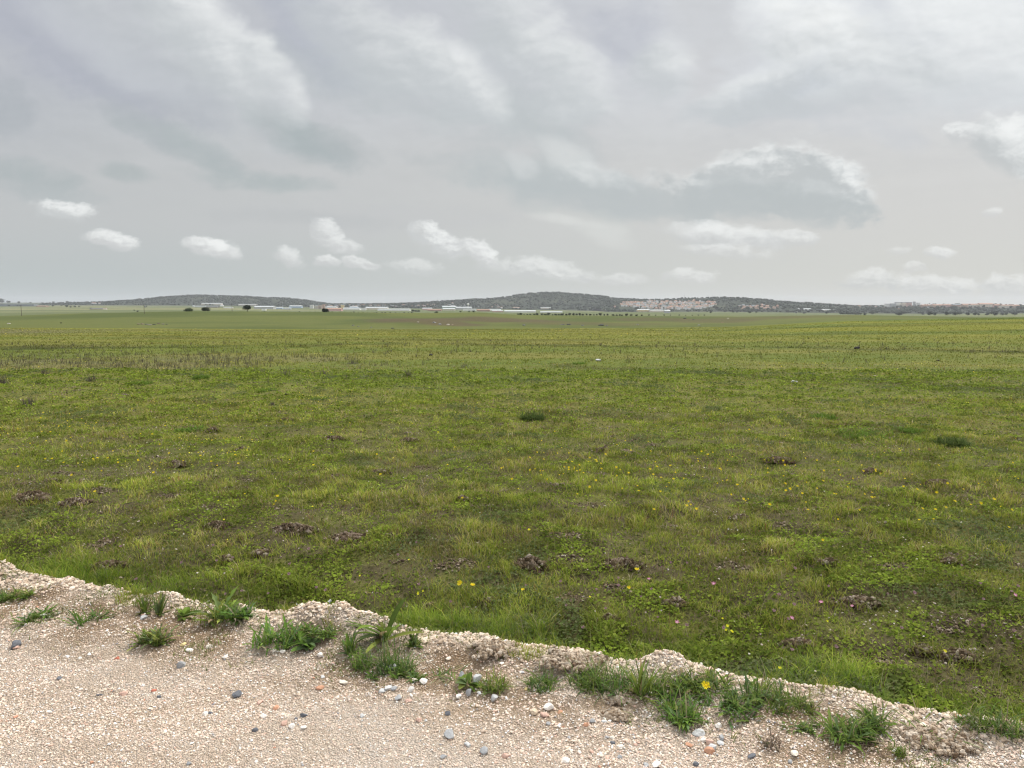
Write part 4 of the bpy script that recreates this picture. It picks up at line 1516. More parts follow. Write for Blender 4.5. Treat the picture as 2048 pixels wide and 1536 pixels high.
def clod_part(Wm, Hm, seed, cols, wts, big=1.0, dens=1.0):
    """loose crumbs heaped within an uneven oval"""
    rg = np.random.default_rng(seed)
    n = int((70 + 900 * Wm) * dens)
    aa, rr = rg.random(n) * 2 * pi, rg.random(n) ** .65
    rad = .72 + .5 * (fbm(np.cos(aa) * 2 + seed, np.sin(aa) * 2, .8, 3, seed) - .5) * 2
    x, y = np.cos(aa) * rr * rad * Wm / 2, np.sin(aa) * rr * rad * Wm * .30
    z = Hm * np.clip(1 - rr ** 2, 0, 1) * (.2 + .9 * fbm(x + seed, y, .06, 3, seed)) - .002
    size = (.0035 + .0125 * rg.random(n) ** 2.4) * big
    v = _iv[None] * (1 + (rg.random((n, 12, 1)) - .5) * .7) * (size[:, None] * (.6 + .6 * rg.random((n, 3))))[:, None, :]
    v = v + np.stack([x, y, z], -1)[:, None, :]
    f = _if[None] + (np.arange(n) * 12)[:, None, None]
    w_ = np.asarray(wts, float)
    c = cols[rg.choice(len(cols), n, p=w_ / w_.sum())] * (.8 + .4 * rg.random((n, 1)))
    return mesh_np('clods', v.reshape(-1, 3), f.reshape(-1, 3), M_EARTH, np.repeat(c, 12, 0))


MOUNDS = [
    (60, 998, 110, 20, .2, 'dark brown mound near the left edge of the meadow'),
    (150, 1012, 110, 22, .3, 'brown mound just right of the leftmost dark mound'),
    (432, 1058, 70, 20, .5, 'small earth mound with pale crumbs left of the largest one'),
    (585, 1066, 130, 30, .6, 'largest brown mound of turned earth in the meadow'),
    (700, 1082, 130, 20, .4, 'long flat stretch of bare earth right of the largest mound'),
    (522, 1114, 64, 18, 1.0, 'pebbly grey mound below the largest one'),
    (448, 1124, 50, 14, .9, 'small pebbly mound left of the pebbly grey mound'),
    (215, 1138, 90, 18, .1, 'dark reddish hollow of earth above the left gravel bank'),
    (1058, 1138, 100, 34, .3, 'steep brown mound topped with dry straw'),
    (1240, 1136, 110, 28, .6, 'brown mound with white crumbs on its right flank'),
    (1352, 1214, 60, 22, .8, 'small rounded mound capped with pale crumbs'),
    (1216, 1246, 60, 18, 0, 'dark earth hollow in the lush grass above the gravel bank'),
    (860, 1222, 54, 18, 0, 'reddish dark hollow of earth in the lush grass'),
    (980, 1212, 70, 18, .1, 'dark earth bump right of the reddish hollow'),
    (1600, 1298, 90, 22, 1.0, 'pebbly pale mound in the lower right of the meadow'),
    (1715, 1212, 120, 22, .5, 'long crumbly mound above the pebbly pale one'),
    (1925, 1322, 110, 26, .5, 'broad brown mound near the right edge'),
    (1850, 1308, 60, 16, .9, 'small pale crumbly mound left of the broad brown one'),
    (1905, 1128, 50, 14, .4, 'small brown mound at the right edge under the flowers'),
    (1880, 968, 60, 12, .2, 'dark mound in the middle distance at the right'),
    (1250, 908, 70, 12, .9, 'pale crumbly scrape in the middle of the meadow'),
    (1205, 902, 40, 12, .1, 'dark scrape just left of the pale crumbly scrape'),
    (572, 842, 44, 9, .2, 'low dark mound behind the tussocks on the left'),
    (425, 864, 40, 14, .3, 'brown mound beside the dark green tussock'),
    (486, 902, 44, 10, .4, 'low brown mound in front of the dark green tussock'),
    (668, 880, 60, 12, .1, 'dark streak of earth left of the middle of the meadow'),
    (820, 884, 60, 12, .1, 'dark lumpy patch left of the bluish herbs'),
    (760, 946, 50, 8, .3, 'low earth patch among the bluish herbs'),
    (925, 1002, 34, 12, .9, 'small pale brown tussock mound in the middle'),
    (1560, 922, 70, 10, .3, 'flat brown scrape among yellow flowers at the right'),
    (1480, 1040, 60, 12, .5, 'small straw coloured mound right of the middle'),
    (100, 965, 44, 9, .2, 'flat dark patch behind the leftmost mound'),
    (1745, 945, 50, 9, .2, 'flat dark patch left of the dark mound at the right'),
    (1660, 1130, 70, 14, .4, 'low brown mound with dry grass in the right half'),
    (350, 930, 60, 10, .6, 'straw covered low mound in the left half'),
]
for i, (px, py, wp, hp, pale, lab) in enumerate(MOUNDS):
    x, y, z = hit(px, py)
    dd = math.hypot(y, CAM_H)
    Wm, Hm = wp / 1479 * dd, hp / 1479 * dd * .62
    o = obj('soil_mound', mound_mesh(Wm, Hm, 60 + i, pale=pale * .6), None, (x, y + .02, z1(x, y) + .012))
    nb_ = int(50 + 300 * Wm)
    o2 = clod_part(Wm, Hm, 260 + i, np.array([(.120, .086, .052), (.170, .125, .08), (.25, .20, .14), (.40, .34, .27)]), [.4, .35, .15, .06 + .12 * pale], max(1, y / 9))
    obj('clods', o2, o)
    nb_ = int(60 + 500 * Wm)
    aa, rr2 = RNG.random(nb_) * 2 * pi, np.sqrt(RNG.random(nb_)) * 1.12
    bx_, by_ = np.cos(aa) * rr2 * Wm / 2, np.sin(aa) * rr2 * Wm * .32
    gr = rr2 > .72
    cb_ = np.where(gr[:, None], veg_col(bx_, by_, GREEN[:5], [3, 3, 2, 2, 1]), veg_col(bx_, by_, [(.34, .28, .20), (.22, .17, .11), (.45, .40, .32)], [2, 2, 1]))
    zb_ = Hm * np.clip(1 - (rr2 / .8) ** 2, -.2, 1) * .5 - .2 * Hm
    hb_ = np.where(gr, .035 + .05 * RNG.random(nb_), .012 + .02 * RNG.random(nb_)) * max(1, y / 9)
    me_ = blades('dry_grass', bx_, by_, hb_, np.full(nb_, max(.0032, .0007 * y)), cb_, '', lean=1.3, z=zb_)
    obj('dry_grass', me_, o)
    tag(o, lab, 'soil mound', 'mounds and scrapes of bare earth in the meadow')
for i, (px, py, wp, hp, lab) in enumerate([
    (985, 1300, 120, 34, 'broken brown crust of caked gravel on the bank left of the small round tuft'),
    (1150, 1322, 150, 22, 'long crust of caked gravel on the bank above the long grassy clump'),
    (1236, 1398, 90, 26, 'dug up brown clods of earth on the track below the long grassy clump'),
    (1230, 1432, 70, 16, 'crumbled brown clods just in front of the dug up earth'),
    (1880, 1480, 170, 20, 'brown earthy crust on the gravel edge near the right side'),
]):
    x, y, z = hit(px, py)
    dd = math.hypot(y, CAM_H)
    Wm, Hm = wp / 1479 * dd * 1.15, hp / 1479 * dd * .45
    o = obj('gravel_crust', clod_part(Wm, Hm, 360 + i, np.array([(.64, .53, .41), (.50, .39, .28), (.74, .64, .52), (.30, .21, .14)]), [.35, .3, .2, .15], .8, 2.6) if True else mound_mesh(Wm, Hm, 160 + i, pale=.55, lo=(.20, .135, .085), hi=(.66, .53, .40)), None, (x, y, z1(x, y) + .006))
    tag(o, lab, 'earth crust', 'crusts of caked earth on the gravel edge')
# the two black lumps and pale stones far out
for px, py, wp, cn, lab, nm, cat in [
    (573, 790, 12, 'black', 'small black lump lying in the meadow left of the flower patch', 'dung_heap', 'dung'),
    (1588, 765, 14, 'light', 'pale grey rock lying alone in the right half of the meadow', 'field_stone', 'rock'),
    (1714, 698, 14, 'black', 'dark low lump far out beyond the right half of the meadow', 'dung_heap', 'dung'),
    (862, 711, 11, 'black', 'dark lump far out in the middle of the meadow', 'dung_heap', 'dung'),
    (1196, 722, 12, 'light', 'pale flat rock far out in the middle of the meadow', 'field_stone', 'rock'),
    (1876, 722, 8, 'black', 'tiny dark lump far out at the right', 'dung_heap', 'dung'),
]:
    x, y, z = hit(px, py)
    size = wp / 1479 * y
    o = obj(nm, stone_mesh(size, (.03, .026, .024) if cn == 'black' else SC[cn], .5, seed=int(px)), None, (x, y, z1(x, y) + size * .15))
    tag(o, lab, cat)


# ================================================================== FLOWERS
def flower_meshes(col, ctr, r, npet, seed, cup=.25):
    rg = np.random.default_rng(seed)
    v, f, c = [(0, 0, -.15 * r)], [], [ctr]
    for k_ in range(npet):
        a = 2 * pi * k_ / npet + rg.random() * .2
        da = pi / npet * .85
        rr = r * (.85 + .3 * rg.random())
        i0 = len(v)
        for (q_, s_) in ((-1, .62), (-.7, 1.0), (.7, 1.0), (1, .62)):
            v.append((cos(a + q_ * da) * rr * s_, sin(a + q_ * da) * rr * s_, r * cup * s_ * (1 + .5 * rg.random())))
            c.append(tuple(np.array(col) * (.85 + .25 * rg.random())))
        f += [(0, i0, i0 + 1), (0, i0 + 1, i0 + 2), (0, i0 + 2, i0 + 3)]
    i0 = len(v)
    v.append((0, 0, r * .22))
    c.append(ctr)
    for k_ in range(7):
        a = 2 * pi * k_ / 7
        v.append((cos(a) * r * .36, sin(a) * r * .36, r * .08))
        c.append(ctr)
    for k_ in range(7):
        f.append((i0, i0 + 1 + k_, i0 + 1 + (k_ + 1) % 7))
    return mesh_np('petals', np.array(v), np.array(f), M_PETAL, np.array(c), smooth=False)


def stem_mesh(h, r, seed):
    rg = np.random.default_rng(seed)
    v, f = [], []
    bx, by = (rg.random(2) - .5) * h * .3
    for k_ in range(4):
        t_ = k_ / 3
        for j_ in range(4):
            a = j_ * pi / 2
            v.append((bx * (t_ ** 2 - 1) + cos(a) * r, by * (t_ ** 2 - 1) + sin(a) * r, -h * (1 - t_) - .01 * (k_ == 0)))
    for k_ in range(3):
        for j_ in range(4):
            f.append((k_ * 4 + j_, k_ * 4 + (j_ + 1) % 4, (k_ + 1) * 4 + (j_ + 1) % 4, (k_ + 1) * 4 + j_))
    return mesh_np('stem', np.array(v), np.array(f), M_LEAF, np.tile((.12, .17, .04), (len(v), 1)))


YEL, YCT = (.80, .68, .03), (.80, .56, .015)
LEM = (.80, .78, .05)
PNK, MAU = (.62, .17, .33), (.42, .26, .30)
FPROTO = {}
for kd, (cc1, cc2, r, npet, h) in {'yellow': (YEL, YCT, .0125, 13, .12), 'lemon': (LEM, (.8, .72, .03), .0085, 6, .09),
                                   'pink': (PNK, (.75, .5, .6), .0095, 5, .13), 'mauve': (MAU, (.3, .18, .22), .0085, 9, .09)}.items():
    FPROTO[kd] = [(flower_meshes(cc1, cc2, r, npet, 10 + s_, .3 if kd != 'mauve' else .9), stem_mesh(h, .0011, s_)) for s_ in range(3)]


def flower(kd, x, y, sc, label, group, h=.08, parts=True):
    pm, sm = FPROTO[kd][random.randrange(3)]
    o = bpy.data.objects.new(kd + '_flower', pm)
    COL.objects.link(o)
    zz = z1(x, y)
    o.location = (x, y, zz + h)
    o.rotation_euler = ((random.random()) * .75 + .15, (random.random() - .5) * .5, random.random() * .8 - .4)
    o.scale = (sc, sc, sc)
    tag(o, label, 'flower', group)
    if parts:
        s_ = bpy.data.objects.new('stem', sm)
        COL.objects.link(s_)
        s_.parent = o
        s_.rotation_euler = (-o.rotation_euler[0] * .8, 0, 0)
        s_.scale = (1 / sc * .9,) * 3
    return o


GY, GP, GM, GL = 'yellow flowers dotted through the meadow', 'pink flowers in the grass near the track', 'mauve clover heads in the near grass', 'lemon yellow flowers in the near grass'
for kd, px, py, sc, lab, grp in [
    ('yellow', 920, 1166, 1.55, 'largest yellow flower, left one of the pair in the lush grass', GY),
    ('yellow', 945, 1170, 1.3, 'right one of the pair of large yellow flowers in the lush grass', GY),
    ('yellow', 1274, 1139, 1.35, 'yellow flower in front of the brown mound with white crumbs', GY),
    ('yellow', 1258, 1175, 1.0, 'yellow flower below the brown mound with white crumbs', GY),
    ('yellow', 1412, 1371, 1.5, 'yellow flower rising over the wide green patch on the gravel edge', GY),
    ('yellow', 555, 992, 1.2, 'lone yellow flower above the largest earth mound', GY),
    ('yellow', 1046, 1179, 1.0, 'small yellow flower beside a mauve head in the near grass', GY),
    ('pink', 1354, 1244, 1.5, 'brightest pink flower standing right below the small rounded mound', GP),
    ('pink', 1427, 1167, 1.35, 'pink flower in the grass right of the brown mound with white crumbs', GP),
    ('pink', 1584, 1236, 1.4, 'deep pink flower above the pebbly pale mound', GP),
    ('pink', 1642, 1204, 1.3, 'pink flower up and right of the deep pink one', GP),
    ('pink', 1704, 1212, 1.2, 'pink flower on the long crumbly mound', GP),
    ('pink', 1298, 1158, 1.2, 'pink flower right of the yellow flower by the brown mound', GP),
    ('pink', 2030, 1190, 1.5, 'pink flower at the right edge of the picture', GP),
]:
    x, y, z = hit(px, py, .08)
    flower(kd, x, y, sc * .85, lab, grp, h=.08)

# clusters as they lie in the photograph: px, py, spread x, spread y, count, kind
FL = [
    (150, 905, 150, 45, 34, 'yellow'), (330, 890, 130, 40, 26, 'yellow'), (60, 850, 70, 35, 14, 'yellow'), (700, 880, 200, 50, 14, 'yellow'),
    (1130, 935, 110, 50, 44, 'yellow'), (1240, 915, 110, 40, 20, 'yellow'), (1420, 960, 160, 50, 34, 'yellow'), (1650, 975, 160, 40, 24, 'yellow'),
    (1800, 985, 150, 60, 26, 'yellow'), (1950, 1000, 90, 50, 16, 'yellow'), (1500, 905, 200, 40, 16, 'yellow'), (500, 960, 250, 60, 8, 'yellow'),
    (1950, 935, 90, 40, 12, 'yellow'),
]
nY = 7
for px, py, sx_, sy_, cnt, kd in FL:
    for _ in range(cnt):
        if nY >= 290:
            break
        x, y, z = hit(px + random.gauss(0, .75) * sx_, py + random.gauss(0, .65) * sy_, .06)
        if y - float(edge_y(np.array([x]))[0]) < .4 or y > 60:
            continue
        flower(kd, x, y, random.uniform(.45, 1.0), 'small yellow flower among the many dotted through the meadow', GY, h=.065, parts=False)
        nY += 1
for _ in range(46):
    px, py = random.uniform(850, 2040), random.uniform(1110, 1330)
    x, y, z = hit(px, py, .07)
    if y - float(edge_y(np.array([x]))[0]) < .4:
        continue
    flower('mauve', x, y, random.uniform(.7, 1.2), 'small mauve flower head in the grass near the track', GM, h=.06, parts=False)
for _ in range(26):
    px, py = random.uniform(180, 900), random.uniform(1070, 1190)
    x, y, z = hit(px, py, .07)
    if y - float(edge_y(np.array([x]))[0]) < .4:
        continue
    flower('mauve', x, y, random.uniform(.7, 1.2), 'small mauve flower head in the grass near the track', GM, h=.06, parts=False)
for px, py in [(1445, 1235), (1452, 1258), (1465, 1262), (1455, 1250), (1180, 1192), (836, 1185), (846, 1180), (455, 1078), (448, 1038), (680, 998), (625, 1012), (437, 1000), (1058, 1058),
               (1560, 1334), (1655, 1240), (1463, 1260), (818, 1118), (1890, 1300), (690, 1000), (720, 1150)]:
    x, y, z = hit(px, py, .06)
    flower('lemon', x, y, random.uniform(.6, 1.1), 'tiny lemon yellow flower in the near grass', GL, h=.055, parts=False)

# the countless small blossoms further off
n = 120000
x, y = sample_land(n, 7, 150)
px = 1024 + x / y * 1479
py = 608 + 1479 * (1.6 / y + .0222)
den = .10 * sst(fbm(x, y * 1.4, 1.1, 3, 401), .55, .70) * sst(y, 12, 20) * (1 - sst(y, 40, 60))
den += .55 * np.exp(-(((px - 430) / 330) ** 2 + ((y - 11.5) / 4.5) ** 2)) * sst(fbm(x, y, .8, 3, 402), .42, .62)
den += .55 * np.exp(-(((px - 645) / 40) ** 2 + ((y - 14.5) / 1.4) ** 2))
den += .30 * np.exp(-(((px - 1180) / 220) ** 2 + ((y - 13.5) / 2.5) ** 2)) * sst(fbm(x, y, .8, 3, 403), .42, .62)
den += .30 * np.exp(-(((px - 1800) / 260) ** 2 + ((y - 12) / 3) ** 2)) * sst(fbm(x, y, .8, 3, 404), .42, .62)
den += .28 * np.exp(-((y - 22) / 5) ** 2) * sst(fbm(x, y * 1.6, 4, 3, 405), .45, .65)
den += .22 * (1 - .7 * sst(px, 1300, 1700)) * sst(y, 34, 60) * sst(fbm(x, y * 3.0, 26, 4, 104), .40, .60)
keep = RNG.random(n) < den * .75
x, y = x[keep], y[keep]
n = len(x)
c = veg_col(x, y, [(.74, .68, .06), (.62, .60, .10), (.78, .55, .015), (.55, .56, .16)], [3, 3, 1.5, 1.5], .3)
sz_ = .013 * np.maximum(1, y / 11) ** .75 * (.7 + .7 * RNG.random(n))
tag(obj('yellow_flowers', leaves('yellow_flowers', x, y, Z(x, y) + .05 + .02 * RNG.random(n) + .02 * sst(y, 12, 40), sz_, .9, c, 1.1, M_PETAL)),
    'countless tiny yellow blossoms tinting the meadow further off', kind='stuff')
# pale seed heads and dead clover in the near grass
n = 5200
x, y = sample_land(n, 2.8, 12)
s = y - edge_y(x)
keep = (s > .4) & (RNG.random(n) < .06 + .5 * sst(fbm(x, y, .6, 3, 411), .55, .72))
x, y = x[keep], y[keep]
n = len(x)
c = veg_col(x, y, [(.55, .47, .42), (.42, .34, .30), (.62, .58, .50)], [2, 2, 1], .3)
tag(obj('seed_heads', leaves('seed_heads', x, y, Z(x, y) + .035 + .03 * RNG.random(n), .009 + .006 * RNG.random(n), 1.4, c, 1.0, M_PETAL)),
    'pale withered seed heads scattered through the near grass', kind='stuff')


# ================================================================== THE DISTANCE
HILLS = []


def bell(t_):
    t_ = np.clip(np.abs(t_), 0, 1)
    return (1 - t_ * t_) ** 1.5


def hill(pts, D, front, back, label, seed):
    pxs = np.array([p[0] for p in pts], float)
    xs = np.array([xat(p[0], D) for p in pts])
    zs = np.array([zat(p[1], D) for p in pts])

    def hf(x, y):
        x = np.asarray(x, float)
        y = np.asarray(y, float)
        zc = np.interp(x, xs, zs, left=-200, right=-200)
        g = Z(x, y)
        t_ = np.where(y < D, (D - y) / front, (y - D) / back)
        up = np.maximum(zc - Z(x, x * 0 + D), 0) * bell(t_)
        return g + up - 2.5 * (up < .5) + (fbm(x, y, 260, 4, seed) - .5) * up * .16
    HILLS.append((hf, xs[0], xs[-1], D - front, D + back))
    nx, ny = 220, 60
    gx, gy = np.meshgrid(np.linspace(xs[0], xs[-1], nx), np.linspace(D - front, D + back, ny))
    gz = hf(gx, gy)
    v = np.stack([gx, gy, gz], -1).reshape(-1, 3)
    i2, j2 = np.meshgrid(np.arange(ny - 1), np.arange(nx - 1), indexing='ij')
    f = np.stack([i2 * nx + j2, i2 * nx + j2 + 1, (i2 + 1) * nx + j2 + 1, (i2 + 1) * nx + j2], -1).reshape(-1, 4)
    n_ = fbm(v[:, 0], v[:, 1], 300, 4, seed + 1)[:, None]
    c = np.array([.020, .029, .017]) + (np.array([.042, .050, .028]) - np.array([.020, .029, .017])) * sst(n_, .55, .75)
    tag(obj('hill', mesh_np('hill', v, f, M_TURF, c, smooth=True)), label, kind='structure')
    return hf


def surf(x, y):
    z = Z(x, y)
    for hf, x0, x1, y0, y1 in HILLS:
        k_ = (x > x0) & (x < x1) & (y > y0) & (y < y1)
        if k_.any():
            z[k_] = np.maximum(z[k_], hf(x[k_], y[k_]))
    return z


def place(px, py, D0, D1, n=60):
    """the spot between two distances where the ground is seen at that height"""
    D = np.linspace(D0, D1, n + 1)
    x = D * xat(px, 1.0)
    z = surf(x, D)
    za = CAM_H + D * (zat(py, 1.0) - CAM_H)
    up = np.nonzero(z >= za)[0]
    k_ = int(up[0]) if len(up) else int(np.argmin(np.abs(z - za) / D))
    return float(x[k_]), float(D[k_]), float(z[k_])


H1 = hill([(190, 609), (210, 606.5), (250, 604), (300, 601), (330, 597), (350, 594.5), (385, 592), (400, 591.8), (450, 592.8), (500, 594), (530, 596), (560, 597), (580, 597.5),
           (600, 600), (620, 604), (640, 608), (665, 611.5)], 6200, 1100, 1100, 'long low wooded hill on the left of the horizon', 601)
H2 = hill([(600, 612), (640, 610), (700, 609), (800, 608), (850, 606), (900, 603), (950, 599), (985, 597.5), (1015, 595), (1035, 591), (1055, 588.5), (1080, 587), (1110, 586), (1130, 587),
           (1170, 589.5), (1200, 592), (1230, 597), (1290, 600), (1340, 605), (1390, 612)], 5900, 1300, 1100, 'highest rounded wooded hill in the middle of the horizon', 611)
H3 = hill([(1170, 614), (1200, 606), (1240, 601.5), (1290, 600.5), (1330, 600), (1370, 598), (1410, 597), (1440, 596), (1470, 598), (1500, 600), (1550, 604), (1580, 606), (1620, 609), (1660, 613), (1700, 617)],
          5200, 1400, 900, 'wooded hill with the village on its slope', 621)
H4 = hill([(1560, 619), (1640, 615.5), (1700, 613.5), (1760, 613), (1800, 611.5), (1850, 610), (1900, 609), (1960, 609.5), (2040, 612), (2120, 613), (2250, 614)], 5000, 1500, 1000,
          'low rise with apartment blocks on the right of the horizon', 631)

# woodland on the hills: crowns too many to count
M_CROWN = M_LEAF
m, t = newmat('crown_green')
M_CROWN = finish(m, t, tint_node(t), .8, spec=.1)
xs_, ys_ = [], []
for (hf, x0, x1, y0, y1), cnt in zip(HILLS, (5200, 8000, 3600, 2600)):
    x = x0 + (x1 - x0) * RNG.random(cnt)
    y = y0 + (y1 - y0) * .8 * RNG.random(cnt)
    up = hf(x, y) - Z(x, y)
    k = (up > 2) & (RNG.random(cnt) < .35 + .65 * (fbm(x, y, 220, 4, 640) < .56))
    pxx = 1024 + x / y * 1479
    pyy = 608 - 1479 * (hf(x, y) - CAM_H) / y
    k &= ~((pxx > 1238) & (pxx < 1432) & (pyy > 601.5) & (pyy < 621) & (RNG.random(cnt) < .8))
    k &= ~((pxx > 1780) & (pyy < 614) & (RNG.random(cnt) < .75))
    xs_.append(x[k])
    ys_.append(y[k])
x = np.concatenate(xs_)
y = np.concatenate(ys_)
z = surf(x, y)
n = len(x)


def crown_cloud(x, y, z, r, base, var=.4):
    n = len(x)
    v = _iv[None] * (1 + (RNG.random((n, 12, 1)) - .5) * .6) * (r[:, None, None] * np.array([1.15, 1.15, .85]))
    v = v + np.stack([x, y, z + r * .55], -1)[:, None, :]
    f = _if[None] + (np.arange(n) * 12)[:, None, None]
    c = np.array(base)[None] * (1 - var / 2 + var * RNG.random((n, 1)))
    c = np.repeat(c, 12, 0) * (1 + (RNG.random((n * 12, 1)) - .5) * .5)
    return v.reshape(-1, 3), f.reshape(-1, 3), c


v, f, c = crown_cloud(x, y, z, 4 + 5.5 * RNG.random(n) ** 2, (.026, .037, .022), .15)
tag(obj('woodland', mesh_np('woodland', v, f, M_CROWN, c)), 'dark scrub and woodland covering the far hills', kind='stuff')


# ---- trees
def lobes_mesh(name, rx, rz_, nl, per, leaf, base, seed, z0=0.0, gap=.15):
    """crown built of leaf sprays gathered on overlapping lobes"""
    rg = np.random.default_rng(seed)
    C = rg.normal(size=(nl, 3))
    C /= np.linalg.norm(C, axis=1)[:, None]
    C *= (.35 + .33 * rg.random((nl, 1)))
    C *= np.array([rx, rx, rz_])
    C[:, 2] = np.abs(C[:, 2]) * 1.0 - rz_ * .12
    R_ = rx * (.34 + .22 * rg.random(nl))
    ii_ = np.repeat(np.arange(nl), per)
    d = rg.normal(size=(nl * per, 3))
    d /= np.linalg.norm(d, axis=1)[:, None]
    p = C[ii_] + d * (R_[ii_] * (.72 + .38 * rg.random(nl * per)))[:, None] * np.array([1, 1, .8])
    p[:, 2] += z0
    n_ = len(p)
    t1 = np.cross(d, rg.normal(size=(n_, 3)))
    t1 /= np.linalg.norm(t1, axis=1)[:, None] + 1e-9
    t2 = np.cross(d, t1)
    s_ = leaf * (.6 + .8 * rg.random((n_, 1)))
    v = np.stack([p - t1 * s_, p + t2 * s_ * .6 + d * s_ * .3, p + t1 * s_, p - t2 * s_ * .6], 1).reshape(-1, 3)
    o_ = (np.arange(n_) * 4)[:, None]
    f = np.concatenate([o_ + np.array([[0, 1, 2]]), o_ + np.array([[0, 2, 3]])])
    lb = (.7 + .6 * rg.random(nl))[ii_]
    c = np.array(base)[None] * (lb * (.7 + .6 * rg.random(n_)))[:, None]
    return mesh_np(name, v, f, M_CROWN, np.repeat(c, 4, 0))


def trunk_mesh(h, r, seed, limbs=4, spread=1.5):
    rg = np.random.default_rng(seed)
    v, f = [], []

    def tube(P, Rr):
        o_ = len(v)
        for p, r_ in zip(P, Rr):
            for k_ in range(7):
                a = 2 * pi * k_ / 7
                v.append((p[0] + cos(a) * r_, p[1] + sin(a) * r_, p[2]))
        for s_ in range(len(P) - 1):
            for k_ in range(7):
                f.append((o_ + s_ * 7 + k_, o_ + s_ * 7 + (k_ + 1) % 7, o_ + (s_ + 1) * 7 + (k_ + 1) % 7, o_ + (s_ + 1) * 7 + k_))
    lx = (rg.random() - .5) * h * .25
    tube([(0, 0, -.4), (0, 0, .1), (lx * .4, 0, h * .5), (lx, 0, h)], [r * 1.5, r * 1.2, r * .85, r * .7])
    for k_ in range(limbs):
        a = 2 * pi * k_ / limbs + rg.random()
        e = spread * (.6 + .6 * rg.random())
        tube([(lx, 0, h * .85), (lx + cos(a) * e * .5, sin(a) * e * .5, h * 1.25), (lx + cos(a) * e, sin(a) * e, h * 1.25 + e * .7)], [r * .6, r * .4, r * .15])
    return mesh_np('trunk', np.array(v), np.array(f), M_BARK, smooth=True)


M_BARK = simple('bark', (.10, .08, .06), .95, .3, 3.0, .1, bstr=.5)


def tree_from(name, x, y, z, crown, trunk, sc, label, group=None, cat='tree', rz=None, szz=1.0):
    e = empty(name, (x, y, z), RNG.random() * 6 if rz is None else rz)
    e.scale = (sc, sc, sc * szz)
    c = bpy.data.objects.new('crown', crown)
    COL.objects.link(c)
    c.parent = e
    if trunk is not None:
        t_ = bpy.data.objects.new('trunk', trunk)
        COL.objects.link(t_)
        t_.parent = e
    tag(e, label, cat, group)
    return e


OAK = (.024, .034, .017)
# the lone oaks and bushes on the crest of the ridge: px, base py, width px, height px, trunk share
G5 = 'dark oaks and bushes standing on the low ridge'
for i, (px, py, wp, hp, tr, lab, base) in enumerate([
    (494.5, 620.5, 21, 13.5, .28, 'largest lone oak with a visible trunk on the crest of the low ridge', OAK),
    (411, 621.5, 18, 8.5, .10, 'dark rounded oak left of the largest lone oak on the ridge', OAK),
    (377, 622.5, 20, 6.0, .0, 'pale green low bush left of the two oaks on the ridge', (.055, .075, .035)),
    (650, 624, 19, 8.0, .0, 'very dark rounded bush on the ridge right of the largest lone oak', (.016, .024, .014)),
    (921, 622, 6, 5, .2, 'small round tree in front of the warehouses left of the dark pair', OAK),
    (938, 623.5, 6, 5, .0, 'left bush of the dark pair on the ridge below the white ball', (.018, .026, .016)),
    (947, 624.5, 9, 5, .0, 'right bush of the dark pair on the ridge below the white ball', (.018, .026, .016)),
    (872, 623.5, 10, 3.5, .0, 'small dark bush on the ridge in front of the reddish roofs', OAK),
    (120, 648, 5, 4, .0, 'small black bush alone on the green slope at the left', (.012, .014, .012)),
]):
    if px < 700 and px != 120:
        D = 600
        x = xat(px, D)
        z = z1(x, D)
    else:
        x, D, z = place(px, py, 240, 760)
    W_ = wp / 1479 * D
    H_ = hp / 1479 * D
    rz_ = H_ * (1 - tr) * .62
    cr = lobes_mesh('crown', W_ / 2 * .98, rz_, 16 if wp > 10 else 8, 260 if wp > 10 else 120, W_ * .022, base, 700 + i, z0=H_ * tr + H_ * (1 - tr) * .36)
    tk = trunk_mesh(max(H_ * (tr + .15), .4), W_ * .035, 710 + i, spread=W_ * .25)
    e = empty('oak_tree' if tr > .05 else 'bush', (x, D, z - .1), 0)
    for nm, me in (('crown', cr), ('trunk', tk)):
        o = bpy.data.objects.new(nm, me)
        COL.objects.link(o)
        o.parent = e
    tag(e, lab, 'tree' if tr > .05 else 'bush', G5)

# shared crowns for the smaller, farther trees (unit size: 1 m across)
CR = [lobes_mesh('crown', .5, .36, 7, 60, .055, b_, 730 + i, z0=.32) for i, b_ in enumerate([OAK, (.030, .042, .020), (.022, .030, .018), (.050, .068, .034)])]
CRT = [lobes_mesh('crown', .30, .62, 7, 60, .05, b_, 740 + i, z0=.62) for i, b_ in enumerate([(.030, .042, .022), (.036, .05, .026)])]
TK = [trunk_mesh(.28, .035, 745 + i, 3, .2) for i in range(2)]


def far_tree(px, py, wp, D0, D1, label, group, ci=None, tall=False, hmul=1.0, name='tree'):
    x, D, z = place(px, py, D0, D1)
    sc = wp / 1479 * D
    cr = (CRT if tall else CR)[(random.randrange(2 if tall else 3)) if ci is None else ci]
    return tree_from(name, x, D, z - sc * .05, cr, TK[random.randrange(2)], sc, label, group, szz=hmul * (.85 + .35 * random.random()))


# tree row in the plain beyond the ridge
px = 1036.0
k = 0
while px < 1292:
    wp = random.uniform(5.0, 8.2)
    w_ = 'left' if px < 1120 else ('middle' if px < 1210 else 'right')
    far_tree(px, 632.5 if px > 1220 else 631.5, wp, 1100, 1300, 'small dark tree in the %s stretch of the long tree row' % w_, 'dark trees of the long row beyond the ridge', hmul=1.15)
    px += wp * random.uniform(.75, 1.25) + (3 if px > 1180 and random.random() < .4 else 0)
